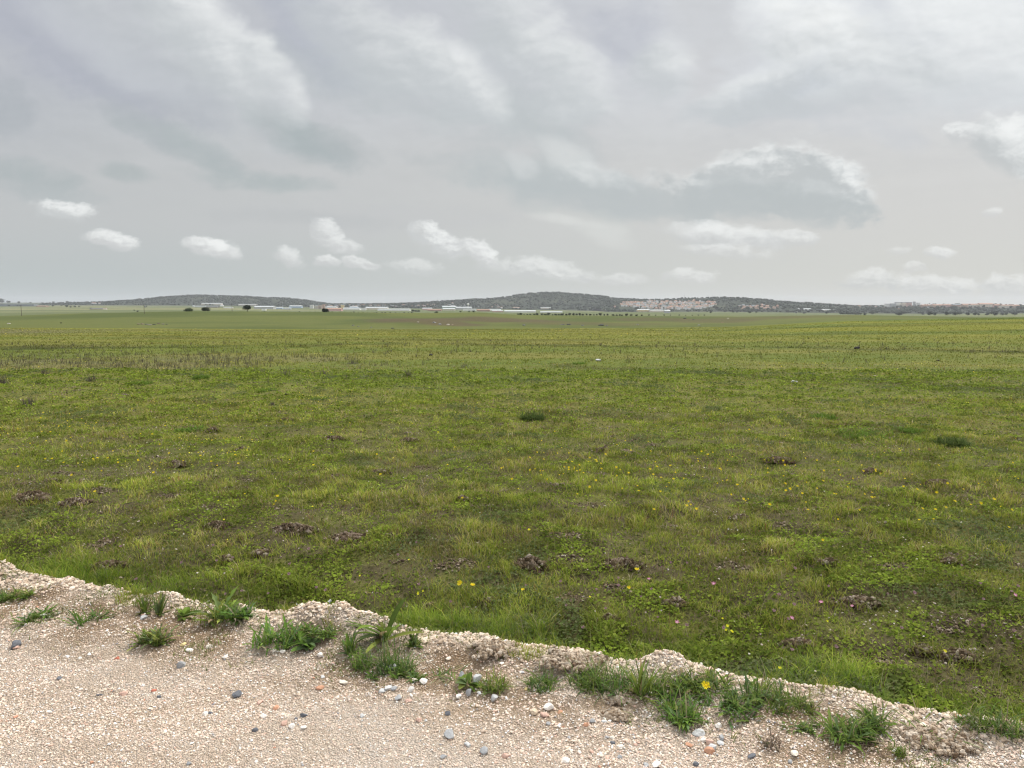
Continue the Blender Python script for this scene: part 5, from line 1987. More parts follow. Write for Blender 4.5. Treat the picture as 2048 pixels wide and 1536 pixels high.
# grey green scrub hedge in front of the warehouses on the left
px = 503.0
while px < 640:
    wp = random.uniform(5, 9)
    far_tree(px, 622.5, wp, 880, 1250, 'grey green shrub of the hedge between the lone oak and the black bush', 'shrubs of the hedge behind the ridge', ci=random.choice([1, 3, 3]), name='shrub', hmul=.8)
    px += wp * random.uniform(.6, .9)
for px in list(range(655, 830, 9)) + list(range(1300, 1420, 14)):
    far_tree(px + random.uniform(-3, 3), 623 if px < 900 else 631.5, random.uniform(2.5, 5), 900 if px < 900 else 1200, 1700, 'tiny dark shrub at the foot of the %s' % ('warehouses' if px < 900 else 'village plain'),
             'tiny shrubs at the near edge of the plain', name='shrub')
for px in (826, 832, 837):
    far_tree(px, 623, 8, 1200, 2200, 'green rounded tree of the grove of three before the warehouses', 'grove of three before the warehouses', ci=3)
# low hedge to the right of the valley
px = 1545.0
while px < 1612:
    wp = random.uniform(4, 7)
    far_tree(px, 636 if px < 1580 else 634, wp, 900, 1600, 'dark shrub of the hedge in the dip at the right', 'shrubs of the hedge in the dip', ci=random.choice([0, 2]), name='shrub', hmul=.7)
    px += wp * .8
# dense dark grove blocks right
px = 1682.0
while px < 1724:
    far_tree(px, 630, random.uniform(8, 11), 2600, 3400, 'bluish dark tree of the clipped looking grove right of the village', 'trees of the dense grove', ci=1, hmul=1.0)
    px += 5
# skyline and plain trees on the left
for px, py, wp in [(5, 606, 16), (18, 606, 10), (38, 606.5, 8), (62, 606.5, 6), (85, 606.5, 5), (108, 606.5, 7), (122, 606.5, 6), (135, 606.3, 8), (146, 606.5, 6), (160, 607, 6),
                   (178, 607, 6), (196, 607, 6), (216, 608, 8), (222, 607, 5), (236, 608.5, 4)]:
    far_tree(px, py + .8, wp, 5200, 7200, 'distant tree on the far left skyline', 'trees on the far left skyline', ci=1)
for px, py, wp in [(18, 613, 6), (35, 613, 4), (106, 613, 5), (123, 610.5, 6), (133, 615, 8), (141, 616, 6), (150, 615.5, 6), (158, 615.5, 5), (182, 617.5, 4), (292, 614.5, 5), (268, 622, 4), (275, 624, 5)]:
    far_tree(px, py, wp, 1500, 4200, 'small dark tree dotted over the pale plain at the left', 'trees dotted over the left plain', ci=random.choice([0, 1]))
# trees about the right hand town
G8 = 'trees below the apartment blocks at the right'
for k in range(74):
    px = random.uniform(1735, 2046)
    py = random.choice([617, 618.5, 620, 622, 624, 627, 630]) + random.uniform(-1, 1)
    far_tree(px, py, random.uniform(5, 13) * (.7 if py < 619 else 1), 2200, 4400, 'bluish green tree in the %s belt below the apartment blocks' % ('upper' if py < 620 else ('middle' if py < 625 else 'lower')), G8, ci=random.choice([0, 1, 1, 2, 3]))
for px, wp in [(1861, 12), (1870, 9), (1895, 11), (1912, 14), (1936, 9), (1951, 10), (1990, 14), (2005, 10), (1958, 6), (1730, 8), (1800, 9), (1975, 8)]:
    far_tree(px, 631, wp, 1700, 2600, 'dark oak just beyond the crest of the green rise at the right', 'oaks just beyond the green rise', ci=0, name='oak_tree')
for k in range(60):
    px = random.uniform(1420, 1690)
    py = random.uniform(616, 628)
    far_tree(px, py, random.uniform(4, 9), 2600, 4300, 'dark tree at the foot of the hill right of the village', 'trees at the foot of the village hill', ci=random.choice([0, 1, 1]))
for px, py, wp, h in [(1687, 616, 4, 2), (1692, 616, 4, 1.8), (1714, 615, 4, 1.6), (1603, 611, 5, 1.2), (1481, 603, 3, 1.5), (1419, 598.5, 3, 1.5), (1858, 607, 5, 1)]:
    far_tree(px, py + 1, wp, 4200, 5200, 'tall slim cypress on the skyline at the right', 'slim trees on the right skyline', tall=True, hmul=h * .8)


# ---- buildings
def wmat(name, col, var=.10):
    return simple(name, col, .85, var, .35, .2)


WM = {'white': wmat('white_wall', (.78, .77, .74)), 'cream': wmat('cream_wall', (.64, .58, .48)), 'peach': wmat('peach_wall', (.52, .39, .31)), 'grey': wmat('grey_wall', (.45, .46, .46)),
      'brick': wmat('brick_wall', (.40, .26, .20)), 'blue': wmat('blue_wall', (.40, .50, .62)), 'brown': wmat('brown_wall', (.20, .16, .13)), 'pink': wmat('pink_wall', (.58, .38, .34)),
      'yellow': wmat('yellow_wall', (.70, .56, .30)), 'glass': wmat('green_grey_panel', (.30, .38, .35)), 'terracotta': wmat('terracotta_roof', (.36, .22, .165), .3),
      'slate': wmat('slate_roof', (.22, .24, .26)), 'metal': simple('metal_sheet', (.46, .49, .50), .6, .1, .5, .5), 'window': simple('window_glass', (.06, .08, .10), .2, .2, .5, .5)}


def box_vf(x0, x1, y0, y1, z0, z1_):
    v = [(x0, y0, z0), (x1, y0, z0), (x1, y1, z0), (x0, y1, z0), (x0, y0, z1_), (x1, y0, z1_), (x1, y1, z1_), (x0, y1, z1_)]
    f = [(0, 1, 5, 4), (1, 2, 6, 5), (2, 3, 7, 6), (3, 0, 4, 7), (4, 5, 6, 7), (3, 2, 1, 0)]
    return v, f


def pmesh(name, v, f, mat):
    me = bpy.data.meshes.new(name)
    me.from_pydata([tuple(map(float, p)) for p in v], [], f)
    me.materials.append(mat)
    me.update()
    return me


def roof_vf(w_, d_, z0, rh, ov, hip=0.0):
    a, b = w_ / 2 + ov, d_ / 2 + ov
    v = [(-a, -b, z0), (a, -b, z0), (a, b, z0), (-a, b, z0), (-a + hip, 0, z0 + rh), (a - hip, 0, z0 + rh),
         (-a, -b, z0 - .3), (a, -b, z0 - .3), (a, b, z0 - .3), (-a, b, z0 - .3)]
    f = [(0, 1, 5, 4), (2, 3, 4, 5), (1, 2, 5), (3, 0, 4), (6, 7, 1, 0), (7, 8, 2, 1), (8, 9, 3, 2), (9, 6, 0, 3), (9, 8, 7, 6)]
    return v, f


def building(name, cat, px0, px1, pyt, pyb, D0, D1, wall, roof, kind, label, group, depth=None, nwin=0, vault=False):
    x, D, z = place((px0 + px1) / 2, pyb, D0, D1)
    w_ = (px1 - px0) / 1479 * D
    h_ = max((pyb - pyt) / 1479 * D, 3)
    z = min(z, zat(pyb, D) + 3)
    d_ = depth or max(10, min(w_ * .6, 40))
    wh = h_ * (.72 if kind == 'gable' else .90)
    o = obj(name, pmesh('wall', *box_vf(-w_ / 2, w_ / 2, -d_ / 2, d_ / 2, -6, wh), WM[wall]), None, (x, D, z), 0)
    if kind == 'gable':
        obj('roof', pmesh('roof', *roof_vf(w_, d_, wh + .02, h_ - wh, .5), WM[roof]), o)
    else:
        obj('roof', pmesh('roof', *box_vf(-w_ / 2 - .4, w_ / 2 + .4, -d_ / 2 - .4, d_ / 2 + .4, wh + .02, h_), WM[roof]), o)
    if nwin:
        rows = max(1, int(wh / 5))
        me = pmesh('window', *box_vf(-1.1, 1.1, -.10, .02, 0, 1.9), WM['window'])
        n_ = min(nwin, 8)
        for r_ in range(min(rows, 3)):
            for k_ in range(n_):
                ww = bpy.data.objects.new('window', me)
                COL.objects.link(ww)
                ww.parent = o
                ww.location = (-w_ / 2 + (k_ + .5) * w_ / n_, -d_ / 2, 2 + r_ * (wh - 3) / rows)
    tag(o, label, cat, group)
    return o


GW = 'warehouses and works buildings along the plain'
B = [
    ('farm_building', 'farm building', 405, 444, 606, 609.5, 5000, 5600, 'cream', 'metal', 'gable', 'long pale farm building at the foot of the left hill'),
    ('shed', 'shed', 386, 390.5, 611, 614, 3000, 4200, 'white', 'metal', 'gable', 'small bright white shed left of the long dark barn'),
    ('shed', 'shed', 393, 414, 612, 614.3, 3000, 4200, 'grey', 'metal', 'gable', 'low grey shed between the white shed and the dark barn'),
    ('barn', 'barn', 415, 437, 612, 615, 2600, 4000, 'brown', 'slate', 'gable', 'long dark brown barn behind the rounded oak on the ridge'),
    ('shed', 'shed', 441, 447, 608.5, 611.5, 3800, 4600, 'white', 'metal', 'gable', 'square white shed above the right end of the dark barn'),
    ('warehouse', 'warehouse', 449, 465, 614, 616.5, 2400, 3600, 'white', 'metal', 'gable', 'low white warehouse just left of the largest lone oak'),
    ('warehouse', 'warehouse', 479, 513, 607.8, 610.3, 4400, 5200, 'cream', 'metal', 'gable', 'long pale roofed warehouse behind the top of the largest oak'),
    ('warehouse', 'warehouse', 511, 549, 612, 618, 2600, 3600, 'grey', 'metal', 'gable', 'broad blue grey roofed warehouse just right of the largest oak'),
    ('warehouse', 'warehouse', 524, 532, 615, 618.5, 2300, 2500, 'white', 'metal', 'flat', 'small white warehouse front below the broad blue grey roof'),
    ('warehouse', 'warehouse', 550, 566, 614, 618, 2600, 3400, 'blue', 'metal', 'gable', 'bluish warehouse beside the thin mast'),
    ('warehouse', 'warehouse', 568, 582, 615.5, 619, 2500, 3300, 'grey', 'metal', 'gable', 'grey warehouse right of the bluish one by the mast'),
    ('warehouse', 'warehouse', 580, 604, 611, 616, 3200, 4000, 'blue', 'metal', 'gable', 'long light blue roofed warehouse left of the pale flats'),
    ('apartment_block', 'apartment block', 620, 627, 609.5, 617, 3300, 3900, 'white', 'metal', 'flat', 'left white block of flats left of the orange tower'),
    ('apartment_block', 'apartment block', 629, 636, 611, 618, 3200, 3800, 'cream', 'slate', 'flat', 'middle cream block of flats left of the orange tower'),
    ('apartment_block', 'apartment block', 637, 644, 610, 618, 3300, 3800, 'peach', 'slate', 'flat', 'peach block of flats touching the orange tower'),
    ('tower', 'tower', 645, 649.5, 608.8, 617, 3200, 3900, 'brick', 'brick', 'flat', 'slim orange tower beside the flats above the black bush'),
    ('warehouse', 'warehouse', 655, 684, 616, 622, 2200, 3000, 'pink', 'terracotta', 'gable', 'wide pinkish warehouse right of the black bush'),
    ('warehouse', 'warehouse', 652, 674, 612.5, 616, 3000, 3800, 'white', 'metal', 'gable', 'white roofed warehouse behind the pinkish one'),
    ('tower', 'tower', 682, 688, 608.3, 615, 3600, 4200, 'yellow', 'white', 'flat', 'cream yellow square tower above the pinkish warehouse'),
    ('warehouse', 'warehouse', 688, 721, 615.5, 620, 2500, 3200, 'white', 'metal', 'gable', 'long white warehouse right of the cream yellow tower'),
    ('warehouse', 'warehouse', 700, 716, 612.5, 616, 3200, 4000, 'blue', 'metal', 'gable', 'blue roofed warehouse behind the long white one'),
    ('warehouse', 'warehouse', 723, 732, 615, 620.5, 2500, 3200, 'white', 'slate', 'flat', 'small white cube right of the long white warehouse'),
    ('warehouse', 'warehouse', 732, 776, 613.8, 619.5, 2700, 3400, 'cream', 'metal', 'gable', 'long beige warehouse with a pale roof in the middle of the works'),
    ('warehouse', 'warehouse', 757, 820, 617.5, 621.5, 2300, 2900, 'white', 'metal', 'gable', 'longest white warehouse in the middle of the works'),
    ('warehouse', 'warehouse', 845, 864, 614.5, 619, 2700, 3400, 'pink', 'metal', 'gable', 'pale pink warehouse right of the green grove of three'),
    ('warehouse', 'warehouse', 856, 883, 617.8, 621.5, 2300, 2900, 'brick', 'terracotta', 'gable', 'reddish roofed warehouse behind the small dark bush'),
    ('factory', 'factory', 885, 912, 609.3, 615.5, 3500, 4100, 'glass', 'metal', 'gable', 'tall green grey factory hall below the three masts'),
    ('warehouse', 'warehouse', 886, 910, 615.5, 620, 2700, 3300, 'cream', 'metal', 'gable', 'beige warehouse in front of the green grey factory hall'),
    ('factory', 'factory', 912, 943, 612, 617.5, 3200, 3800, 'grey', 'metal', 'gable', 'grey factory hall left of the white ball tower'),
    ('warehouse', 'warehouse', 926, 952, 616.5, 620.5, 2600, 3200, 'white', 'metal', 'flat', 'pale warehouse right under the white ball tower'),
    ('warehouse', 'warehouse', 954, 980, 617.3, 621.5, 2400, 3000, 'brick', 'terracotta', 'gable', 'red roofed warehouse right of the dark pair of bushes'),
    ('warehouse', 'warehouse', 979, 1002, 615, 618.3, 2900, 3500, 'white', 'metal', 'gable', 'white warehouse above the red roofed one'),
    ('warehouse', 'warehouse', 984, 1006, 618.8, 622, 2300, 2800, 'pink', 'metal', 'gable', 'low pinkish warehouse right of the red roofed one'),
    ('warehouse', 'warehouse', 1009, 1071, 619, 623.3, 2100, 2700, 'white', 'metal', 'gable', 'long white warehouse in front of the highest hill'),
    ('warehouse', 'warehouse', 1081, 1124, 620.8, 624, 2000, 2600, 'white', 'metal', 'gable', 'long white warehouse above the tree row'),
    ('farm_building', 'farm building', 1081, 1101, 614.5, 617, 4000, 4800, 'cream', 'metal', 'gable', 'pale farm building on the foot of the highest hill'),
    ('farm_building', 'farm building', 1025, 1040, 614.5, 616.5, 4000, 4800, 'cream', 'terracotta', 'gable', 'small farm building left of the pale one under the highest hill'),
    ('warehouse', 'warehouse', 1274, 1298, 618.5, 623, 3000, 4000, 'yellow', 'metal', 'gable', 'sandy coloured warehouse below the hillside village'),
    ('warehouse', 'warehouse', 1299, 1326, 619.5, 623.5, 3000, 4000, 'cream', 'metal', 'gable', 'pale warehouse right of the sandy coloured one below the village'),
    ('shed', 'shed', 1329, 1340, 620.5, 627, 2400, 3000, 'grey', 'metal', 'gable', 'grey shed among trees below the middle of the village'),
    ('long_shed', 'shed', -10, 72, 608.3, 612.5, 2400, 4000, 'slate', 'metal', 'flat', 'very long grey roofed shed at the left edge of the plain'),
    ('barn', 'barn', 76, 95, 611.3, 613.5, 2600, 4200, 'brick', 'terracotta', 'gable', 'orange brown row of sheds right of the very long grey shed'),
    ('barn', 'barn', 183, 207, 616.3, 618.8, 2000, 2800, 'brown', 'slate', 'gable', 'long dark barn alone on the pale plain at the left'),
    ('shed', 'shed', 207.5, 213, 616.2, 618.8, 2000, 2800, 'white', 'terracotta', 'gable', 'white shed against the right end of the dark barn'),
    ('farmhouse', 'farmhouse', 185, 193, 605.2, 607.8, 5200, 6800, 'white', 'terracotta', 'gable', 'white farmhouse on the left skyline'),
    ('farmhouse', 'farmhouse', 198, 202, 605.6, 608, 5200, 6800, 'white', 'terracotta', 'gable', 'smaller white farmhouse on the left skyline'),
    ('hall', 'hall', 1516, 1541, 607.3, 609.3, 4600, 5200, 'white', 'metal', 'gable', 'long white roofed hall high on the hill right of the village'),
    ('hall', 'hall', 1596, 1620, 616.8, 619.8, 3800, 4600, 'white', 'metal', 'gable', 'long white hall at the foot of the hill right of the village'),
    ('hall', 'hall', 1639, 1667, 618.5, 621, 3600, 4400, 'cream', 'metal', 'gable', 'long pale hall left of the dense dark grove'),
    ('apartment_block', 'apartment block', 1770, 1780, 607.8, 615, 4200, 4800, 'white', 'slate', 'flat', 'leftmost white apartment block on the right rise'),
    ('apartment_block', 'apartment block', 1780.5, 1790, 607.3, 615, 4250, 4800, 'grey', 'slate', 'flat', 'grey apartment block joined to the leftmost white one'),
    ('apartment_block', 'apartment block', 1790.5, 1802, 604.4, 613, 4400, 4900, 'white', 'slate', 'flat', 'tall white apartment block with a dark roof line on the right rise'),
    ('apartment_block', 'apartment block', 1802.5, 1813, 604.8, 613, 4400, 4900, 'cream', 'slate', 'flat', 'tall cream apartment block in the middle of the tall group'),
    ('apartment_block', 'apartment block', 1813.5, 1822, 604.6, 613, 4400, 4900, 'pink', 'slate', 'flat', 'tall pinkish apartment block at the right of the tall group'),
    ('apartment_tower', 'tower', 1826, 1830, 603.6, 612, 4500, 5000, 'grey', 'slate', 'flat', 'slim grey tower right of the tall apartment group'),
    ('apartment_tower', 'tower', 1833, 1839, 605.6, 612, 4500, 5000, 'white', 'slate', 'flat', 'pale tower right of the slim grey tower'),
    ('apartment_block', 'apartment block', 1842, 1862, 609.2, 614.5, 4300, 4900, 'brick', 'terracotta', 'gable', 'first long reddish block right of the towers'),
    ('apartment_block', 'apartment block', 1863, 1884, 608.6, 614.5, 4300, 4900, 'peach', 'terracotta', 'gable', 'second long reddish block right of the towers'),
    ('apartment_block', 'apartment block', 1885, 1903, 608.4, 614, 4300, 4900, 'pink', 'terracotta', 'gable', 'pink grey block in the middle of the reddish row'),
    ('apartment_block', 'apartment block', 1904, 1921, 608, 614, 4300, 4900, 'brick', 'slate', 'gable', 'dark reddish block right of the pink grey one'),
    ('apartment_block', 'apartment block', 1923, 1938, 607.6, 614.5, 4300, 4900, 'peach', 'terracotta', 'gable', 'peach block left of the highest beige block'),
    ('apartment_block', 'apartment block', 1939, 1954, 607.4, 614.5, 4300, 4900, 'cream', 'terracotta', 'gable', 'beige block touching the highest beige block'),
    ('apartment_block', 'apartment block', 1956, 1983, 606.2, 614, 4300, 4900, 'cream', 'terracotta', 'gable', 'highest and longest beige block of the reddish row'),
    ('apartment_block', 'apartment block', 1987, 1998, 608, 615, 4200, 4900, 'pink', 'terracotta', 'gable', 'narrow pinkish block right of the highest beige block'),
    ('apartment_block', 'apartment block', 2000, 2017, 610, 616, 4200, 4900, 'cream', 'terracotta', 'gable', 'pale block near the right edge of the skyline'),
    ('apartment_block', 'apartment block', 2018, 2036, 610.2, 616, 4200, 4900, 'peach', 'terracotta', 'gable', 'last peach block near the right edge of the skyline'),
]
for b_ in B:
    g_ = GW if b_[0] in ('warehouse', 'factory', 'tower') else {'apartment_block': 'apartment blocks on the skyline', 'apartment_tower': 'apartment blocks on the skyline', 'shed': 'farm sheds on the plain', 'barn': 'farm sheds on the plain',
                                                                   'long_shed': 'farm sheds on the plain'}.get(b_[0], 'scattered farm buildings and halls')
    building(*b_[:12], g_, nwin=5 if 'apartment' in b_[0] else 0)

# the village: every house on its own
WV = ['white', 'white', 'cream', 'peach', 'white', 'cream', 'white']
HM = {}
spots = []
tries = 0
while len(spots) < 175 and tries < 9000:
    tries += 1
    px = random.uniform(1243, 1431)
    lo = 602.6 + (2.5 if px < 1290 else 0) + (1.0 if px > 1400 else 0)
    hi = 613.5 + 6.5 * min(1, max(0, (px - 1250) / 60)) - max(0, (px - 1375)) * .10
    py = random.uniform(lo + 1.5, hi)
    if all(abs(px - a) > 3.2 or abs(py - b) > 1.2 for a, b in spots):
        spots.append((px, py))
NV = len(spots)
for _ in range(26):
    spots.append((random.uniform(1472, 1562), random.uniform(612.5, 620)))
for i, (px, py) in enumerate(spots):
    x, D, z = place(px, py, 3900, 5150)
    wc = random.choice(WV) if i < NV else random.choice(['peach', 'peach', 'cream', 'brick'])
    rc = random.choice(['terracotta'] * 3 + ['slate'])
    key = (wc, rc, random.randrange(2))
    if key not in HM:
        w_, d_, h_ = (13, 9, 7) if key[2] else (9, 9, 9)
        wv, wf = box_vf(-w_ / 2, w_ / 2, -d_ / 2, d_ / 2, -6, h_)
        HM[key] = (pmesh('wall', wv, wf, WM[wc]), pmesh('roof', *roof_vf(w_, d_, h_ + .02, 2.4, .5, 2.0), WM[rc]))
    o = obj('house', HM[key][0], None, (x, D, z), random.uniform(-.6, .6))
    sc = random.uniform(1.0, 1.5)
    o.scale = (sc, sc, sc * random.uniform(.9, 1.1))
    obj('roof', HM[key][1], o)
    rn = {'terracotta': 'terracotta', 'slate': 'dark'}[rc]
    if i < NV:
        row = 'upper' if py < 608 else ('middle' if py < 613 else 'lower')
        wh_ = 'left end' if px < 1290 else ('left half' if px < 1340 else ('right half' if px < 1390 else 'right end'))
        tag(o, '%s house with %s roof in the %s rows at the %s of the village' % (wc, rn, row, wh_), 'house', 'houses of the hillside village')
    else:
        tag(o, '%s house with %s roof in the hamlet right of the village' % (wc, rn), 'house', 'houses of the hamlet right of the village')
# scattered white houses between the trees under the hills
for px, py in [(1283, 609), (1487, 611), (1524, 615.5), (1752, 614.5), (1768, 616.5), (1740, 613.5), (1720, 613), (1850, 619), (1798, 619.5), (1712, 612.5), (836, 612), (846, 611.5), (700, 610.5),
               (722, 610), (742, 610.5), (770, 611), (1003, 616), (862, 612.5), (905, 607), (1230, 614)]:
    x, D, z = place(px, py + 1, 3300, 5200)
    wc = random.choice(['white', 'cream', 'white', 'pink'])
    key = (wc, 'terracotta', 1)
    if key not in HM:
        wv, wf = box_vf(-6.5, 6.5, -4.5, 4.5, -6, 7)
        HM[key] = (pmesh('wall', wv, wf, WM[wc]), pmesh('roof', *roof_vf(13, 9, 7.02, 2.4, .5, 2.0), WM['terracotta']))
    o = obj('house', HM[key][0], None, (x, D, z), random.uniform(-.5, .5))
    obj('roof', HM[key][1], o)
    tag(o, 'single %s house standing among trees under the hills' % wc, 'house', 'scattered houses under the hills')
# the low town behind the works, house by house
for i in range(105):
    px = random.uniform(628, 868) if i < 70 else (random.uniform(868, 1010) if i < 90 else random.uniform(1700, 1900))
    py = random.uniform(610.8, 614.8) if i < 90 else random.uniform(613, 617)
    x, D, z = place(px, py, 3300, 5000)
    wc = random.choice(['white', 'cream', 'grey', 'peach', 'pink'])
    rc = random.choice(['terracotta', 'slate', 'slate'])
    key = (wc, rc, 2)
    if key not in HM:
        wv, wf = box_vf(-9, 9, -5, 5, -6, 8)
        HM[key] = (pmesh('wall', wv, wf, WM[wc]), pmesh('roof', *roof_vf(18, 10, 8.02, 2.2, .4, 1.0), WM[rc]))
    o = obj('house', HM[key][0], None, (x, D, z), random.uniform(-.5, .5))
    sc = random.uniform(.6, 1.1)
    o.scale = (sc, sc, sc)
    obj('roof', HM[key][1], o)
    zone = 'left of the green grove' if px < 823 else ('right of the green grove' if px < 1100 else 'below the apartment skyline')
    tag(o, '%s town house with %s roof in the low town %s' % (wc, {'terracotta': 'terracotta', 'slate': 'dark'}[rc], zone), 'house', 'houses of the low town behind the works')
# town edge: trees along the foot of the hill between the works and the hills
for k in range(70):
    px = random.uniform(640, 1000)
    far_tree(px, random.uniform(610, 614), random.uniform(4, 8), 4200, 5200, 'grey green tree of the belt behind the works buildings', 'trees of the belt behind the works', ci=1)


# ---- masts, poles, water tower
M_STEEL = simple('galvanised_steel', (.30, .31, .32), .6, .1, 1, .4)
M_WOOD = simple('weathered_pole_wood', (.13, .11, .09), .9, .2, 2, .1)


def cyl_vf(r0, r1, z0, z1_, k=8, cx_=0, cy_=0):
    v, f = [], []
    for r_, z_ in ((r0, z0), (r1, z1_)):
        for j_ in range(k):
            a = 2 * pi * j_ / k
            v.append((cx_ + cos(a) * r_, cy_ + sin(a) * r_, z_))
    for j_ in range(k):
        f.append((j_, (j_ + 1) % k, k + (j_ + 1) % k, k + j_))
    f.append(tuple(range(k, 2 * k)))
    return v, f


for px, pt, pb, D0, D1, lab in [
    (42, 610, 632, 480, 620, 'wooden power pole at the far left on the edge of the green slope'),
    (288, 609, 628, 480, 640, 'dark power pole on the ridge left of the pale bush'),
    (464, 603, 619, 560, 640, 'thin pole on the ridge left of the largest lone oak'),
]:
    x, D, z = place(px, pb, D0, D1)
    h_ = (pb - pt) / 1479 * D
    e = empty('power_pole', (x, D, z))
    obj('pole', pmesh('pole', *cyl_vf(.20, .13, -.5, h_), M_WOOD), e)
    if px != 464:
        obj('crossarm', pmesh('crossarm', *box_vf(-.9, .9, -.26, -.14, h_ - .75, h_ - .6), M_WOOD), e)
        for k in (-.8, 0, .8):
            obj('insulator', pmesh('insulator', *cyl_vf(.07, .04, h_ - .6, h_ - .35, 6, k, -.2), WM['brown']), e)
        if px == 288:
            obj('transformer', pmesh('transformer', *box_vf(.2, 1.3, -.3, .3, h_ - 2.3, h_ - 1.3), M_STEEL), e)
    tag(e, lab, 'power pole', 'power poles on the ridge')


def lattice(h_, w0, w1):
    v, f = [], []

    def bar(a, b, r_):
        a, b = Vector(a), Vector(b)
        d = (b - a).normalized()
        u = d.orthogonal().normalized()
        w__ = d.cross(u)
        o_ = len(v)
        for p in (a, b):
            for q_, s_ in ((1, 0), (0, 1), (-1, 0), (0, -1)):
                v.append(tuple(p + u * q_ * r_ + w__ * s_ * r_))
        for k_ in range(4):
            f.append((o_ + k_, o_ + (k_ + 1) % 4, o_ + 4 + (k_ + 1) % 4, o_ + 4 + k_))
    n_ = 7
    cs = [(-1, -1), (1, -1), (1, 1), (-1, 1)]
    for s_ in range(n_):
        t0, t1 = s_ / n_, (s_ + 1) / n_
        a, b = w0 + (w1 - w0) * t0, w0 + (w1 - w0) * t1
        for k_ in range(4):
            c0, c1 = cs[k_], cs[(k_ + 1) % 4]
            bar((c0[0] * a, c0[1] * a, h_ * t0), (c0[0] * b, c0[1] * b, h_ * t1), .16)
            bar((c0[0] * a, c0[1] * a, h_ * t0), (c1[0] * b, c1[1] * b, h_ * t1), .10)
    return v, f


for px, pt, pb, D0, D1, lab in [
    (385, 594, 614, 3600, 4600, 'thin lattice mast in front of the crest of the left hill'),
    (565, 598, 616, 2600, 3600, 'thin lattice mast above the bluish warehouse'),
    (873, 600.5, 606, 5000, 5800, 'shortest of the three masts left of the highest hill'),
    (876, 595, 606, 5000, 5800, 'tallest of the three masts left of the highest hill'),
    (890, 596, 605, 5000, 5800, 'rightmost of the three masts left of the highest hill'),
    (1368, 588, 599, 4700, 5250, 'tall thin mast on the hill above the village'),
    (1424, 589.5, 597, 4700, 5250, 'mast with a small tree beside it on the crest right of the village'),
    (1657, 609, 616, 4300, 5000, 'short thin mast on the slope right of the village hill'),
    (53, 599.5, 607, 5000, 6500, 'faint mast on the far left skyline'),
    (932, 605, 615, 3000, 3600, 'slim mast beside the white ball tower'),
]:
    x, D, z = place(px, pb, D0, D1)
    h_ = (pb - pt) / 1479 * D
    e = empty('lattice_mast', (x, D, z))
    obj('lattice', pmesh('lattice', *lattice(h_ * .85, 1.0, .45), M_STEEL), e)
    obj('antenna', pmesh('antenna', *cyl_vf(.4, .25, h_ * .85, h_, 6), M_STEEL), e)
    tag(e, lab, 'mast', 'thin masts on the skyline')
x, D, z = place(936.3, 615, 3000, 3500)
rr_ = 2.1 / 1479 * D
zc_ = zat(608.6, D)
e = empty('water_tower', (x, D, z))
obj('stem', pmesh('stem', *cyl_vf(1.1, .9, -4, zc_ - z - rr_ * .8, 12), WM['white']), e)
obj('tank', mesh_np('tank', ICO3[0] * rr_ + np.array([0, 0, zc_ - z]), ICO3[1], WM['white'], smooth=True), e)
tag(e, 'white ball shaped water tower among the factory halls', 'water tower')

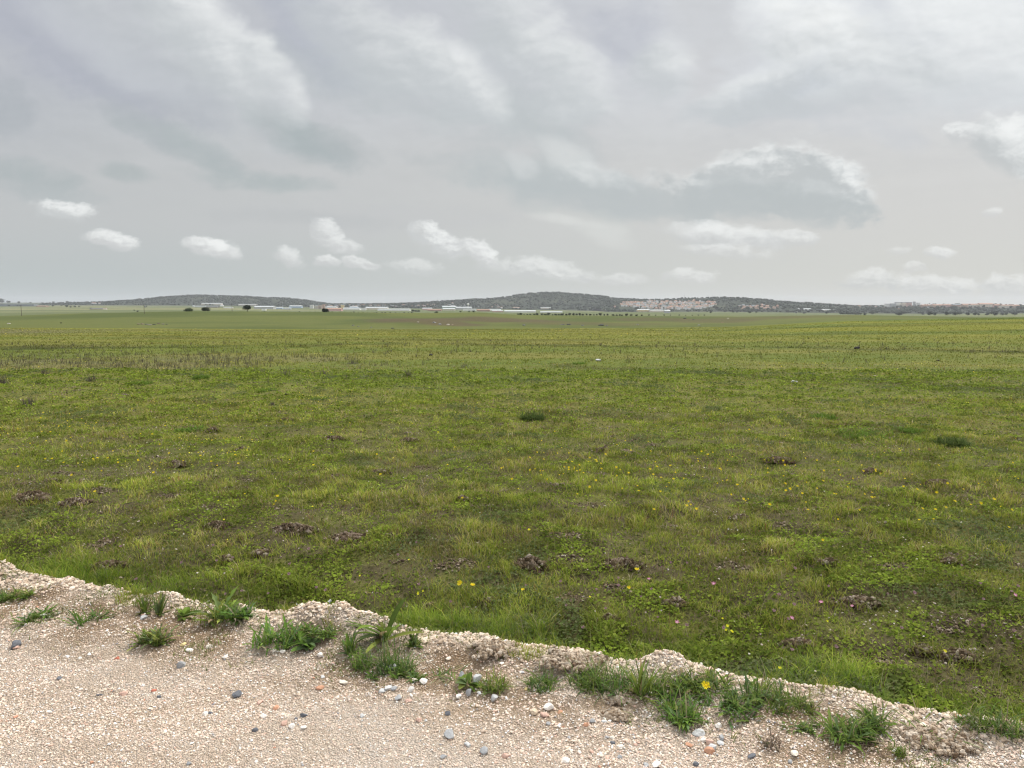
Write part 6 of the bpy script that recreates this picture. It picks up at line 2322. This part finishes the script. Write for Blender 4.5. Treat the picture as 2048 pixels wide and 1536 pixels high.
# ---- rocks on the ridge
RK = [(275, 650, 7, 'beige'), (283, 649, 9, 'beige'), (291, 649.5, 8, 'grey'), (298, 650.5, 10, 'pale'), (306, 649.5, 7, 'dark'), (315, 648.5, 8, 'beige'), (324, 649, 7, 'pale'), (332, 649.5, 5, 'grey')]
for px, py, wp, cn in RK:
    x, D, z = place(px, py, 160, 760)
    s_ = wp / 1479 * D
    o = obj('rock', stone_mesh(s_, tuple(q * .30 for q in SC[cn]), .5, seed=int(px * 3)), None, (x, D, z + s_ * .05), random.random())
    tag(o, '%s rock in the brown outcrop on the left green slope' % {'beige': 'tan', 'grey': 'grey', 'pale': 'pale', 'dark': 'dark'}[cn], 'rock', 'rocks of the outcrop on the left slope')
for px, py, wp, cn, lab in [
    (836, 645, 6, 'pale', 'small pale rock on the brown mound at the middle'), (868, 648, 10, 'light', 'pale rocky slab on the flank of the brown mound'),
    (880, 651, 9, 'light', 'second pale slab below the first on the brown mound'), (896, 650, 8, 'pale', 'bright rock right of the pale slabs'),
    (904, 651.5, 7, 'beige', 'tan rock beside the bright rock'), (784, 658, 8, 'dark', 'dark low rock at the foot of the brown mound'),
    (706, 653, 7, 'grey', 'grey rock left of the brown mound'), (716, 654, 6, 'grey', 'small grey rock beside the one left of the brown mound'),
    (742, 655.5, 6, 'light', 'pale small rock before the brown mound'), (1048, 652, 9, 'grey', 'grey low rock between the brown mounds'),
    (1126, 651, 12, 'grey', 'grey rock heap left of the middle of the ridge'), (1138, 651, 12, 'dark', 'darker rock heap right beside the grey one'),
    (1165, 652, 9, 'grey', 'flat grey rock right of the two rock heaps'), (1203, 652, 14, 'dark', 'long dark rock on the ridge'),
    (1214, 652.5, 8, 'grey', 'grey rock at the right end of the long dark one'), (1276, 650, 6, 'light', 'pale rock on the ridge right of the long dark one'),
    (1400, 651, 9, 'light', 'rounded pale grey rock on the ridge toward the right'), (1370, 638, 8, 'dark', 'dark rock near the crest of the ridge'),
    (1388, 640, 6, 'dark', 'small dark rock right of the one near the crest'), (15, 648, 7, 'white', 'white rock on the slope at the left edge'),
    (1457, 637, 5, 'white', 'tiny white rock near the crest at the right'), (1446, 645, 5, 'pink', 'tiny pink rock on the brown slope at the right'),
]:
    x, D, z = place(px, py, 160, 760)
    s_ = wp / 1479 * D
    f_ = .75 if cn in ('white', 'pale') else .42
    o = obj('rock', stone_mesh(s_, tuple(q * f_ for q in SC[cn]), .42, seed=int(px * 3)), None, (x, D, z + s_ * .03), random.random())
    tag(o, lab, 'rock', 'rocks scattered on the low ridge')

# ------------------------------------------------------------------ haze
ms = bpy.data.materials.new('haze')
ms.use_nodes = True
nt = ms.node_tree
nt.nodes.clear()
pv = nt.nodes.new('ShaderNodeVolumePrincipled')
pv.inputs['Color'].default_value = (.90, .94, 1.0, 1)
pv.inputs['Density'].default_value = 4.6e-5
pv.inputs['Anisotropy'].default_value = .2
mo = nt.nodes.new('ShaderNodeOutputMaterial')
nt.links.new(pv.outputs[0], mo.inputs['Volume'])
zlo = float(V[:, 2].min()) - 5
me = pmesh('haze', *box_vf(-17500, 17500, -60, 15600, zlo - 4, 135), ms)
hz_ = obj('haze', me)
tag(hz_, 'thin pale haze over the plain and the far hills', kind='stuff')
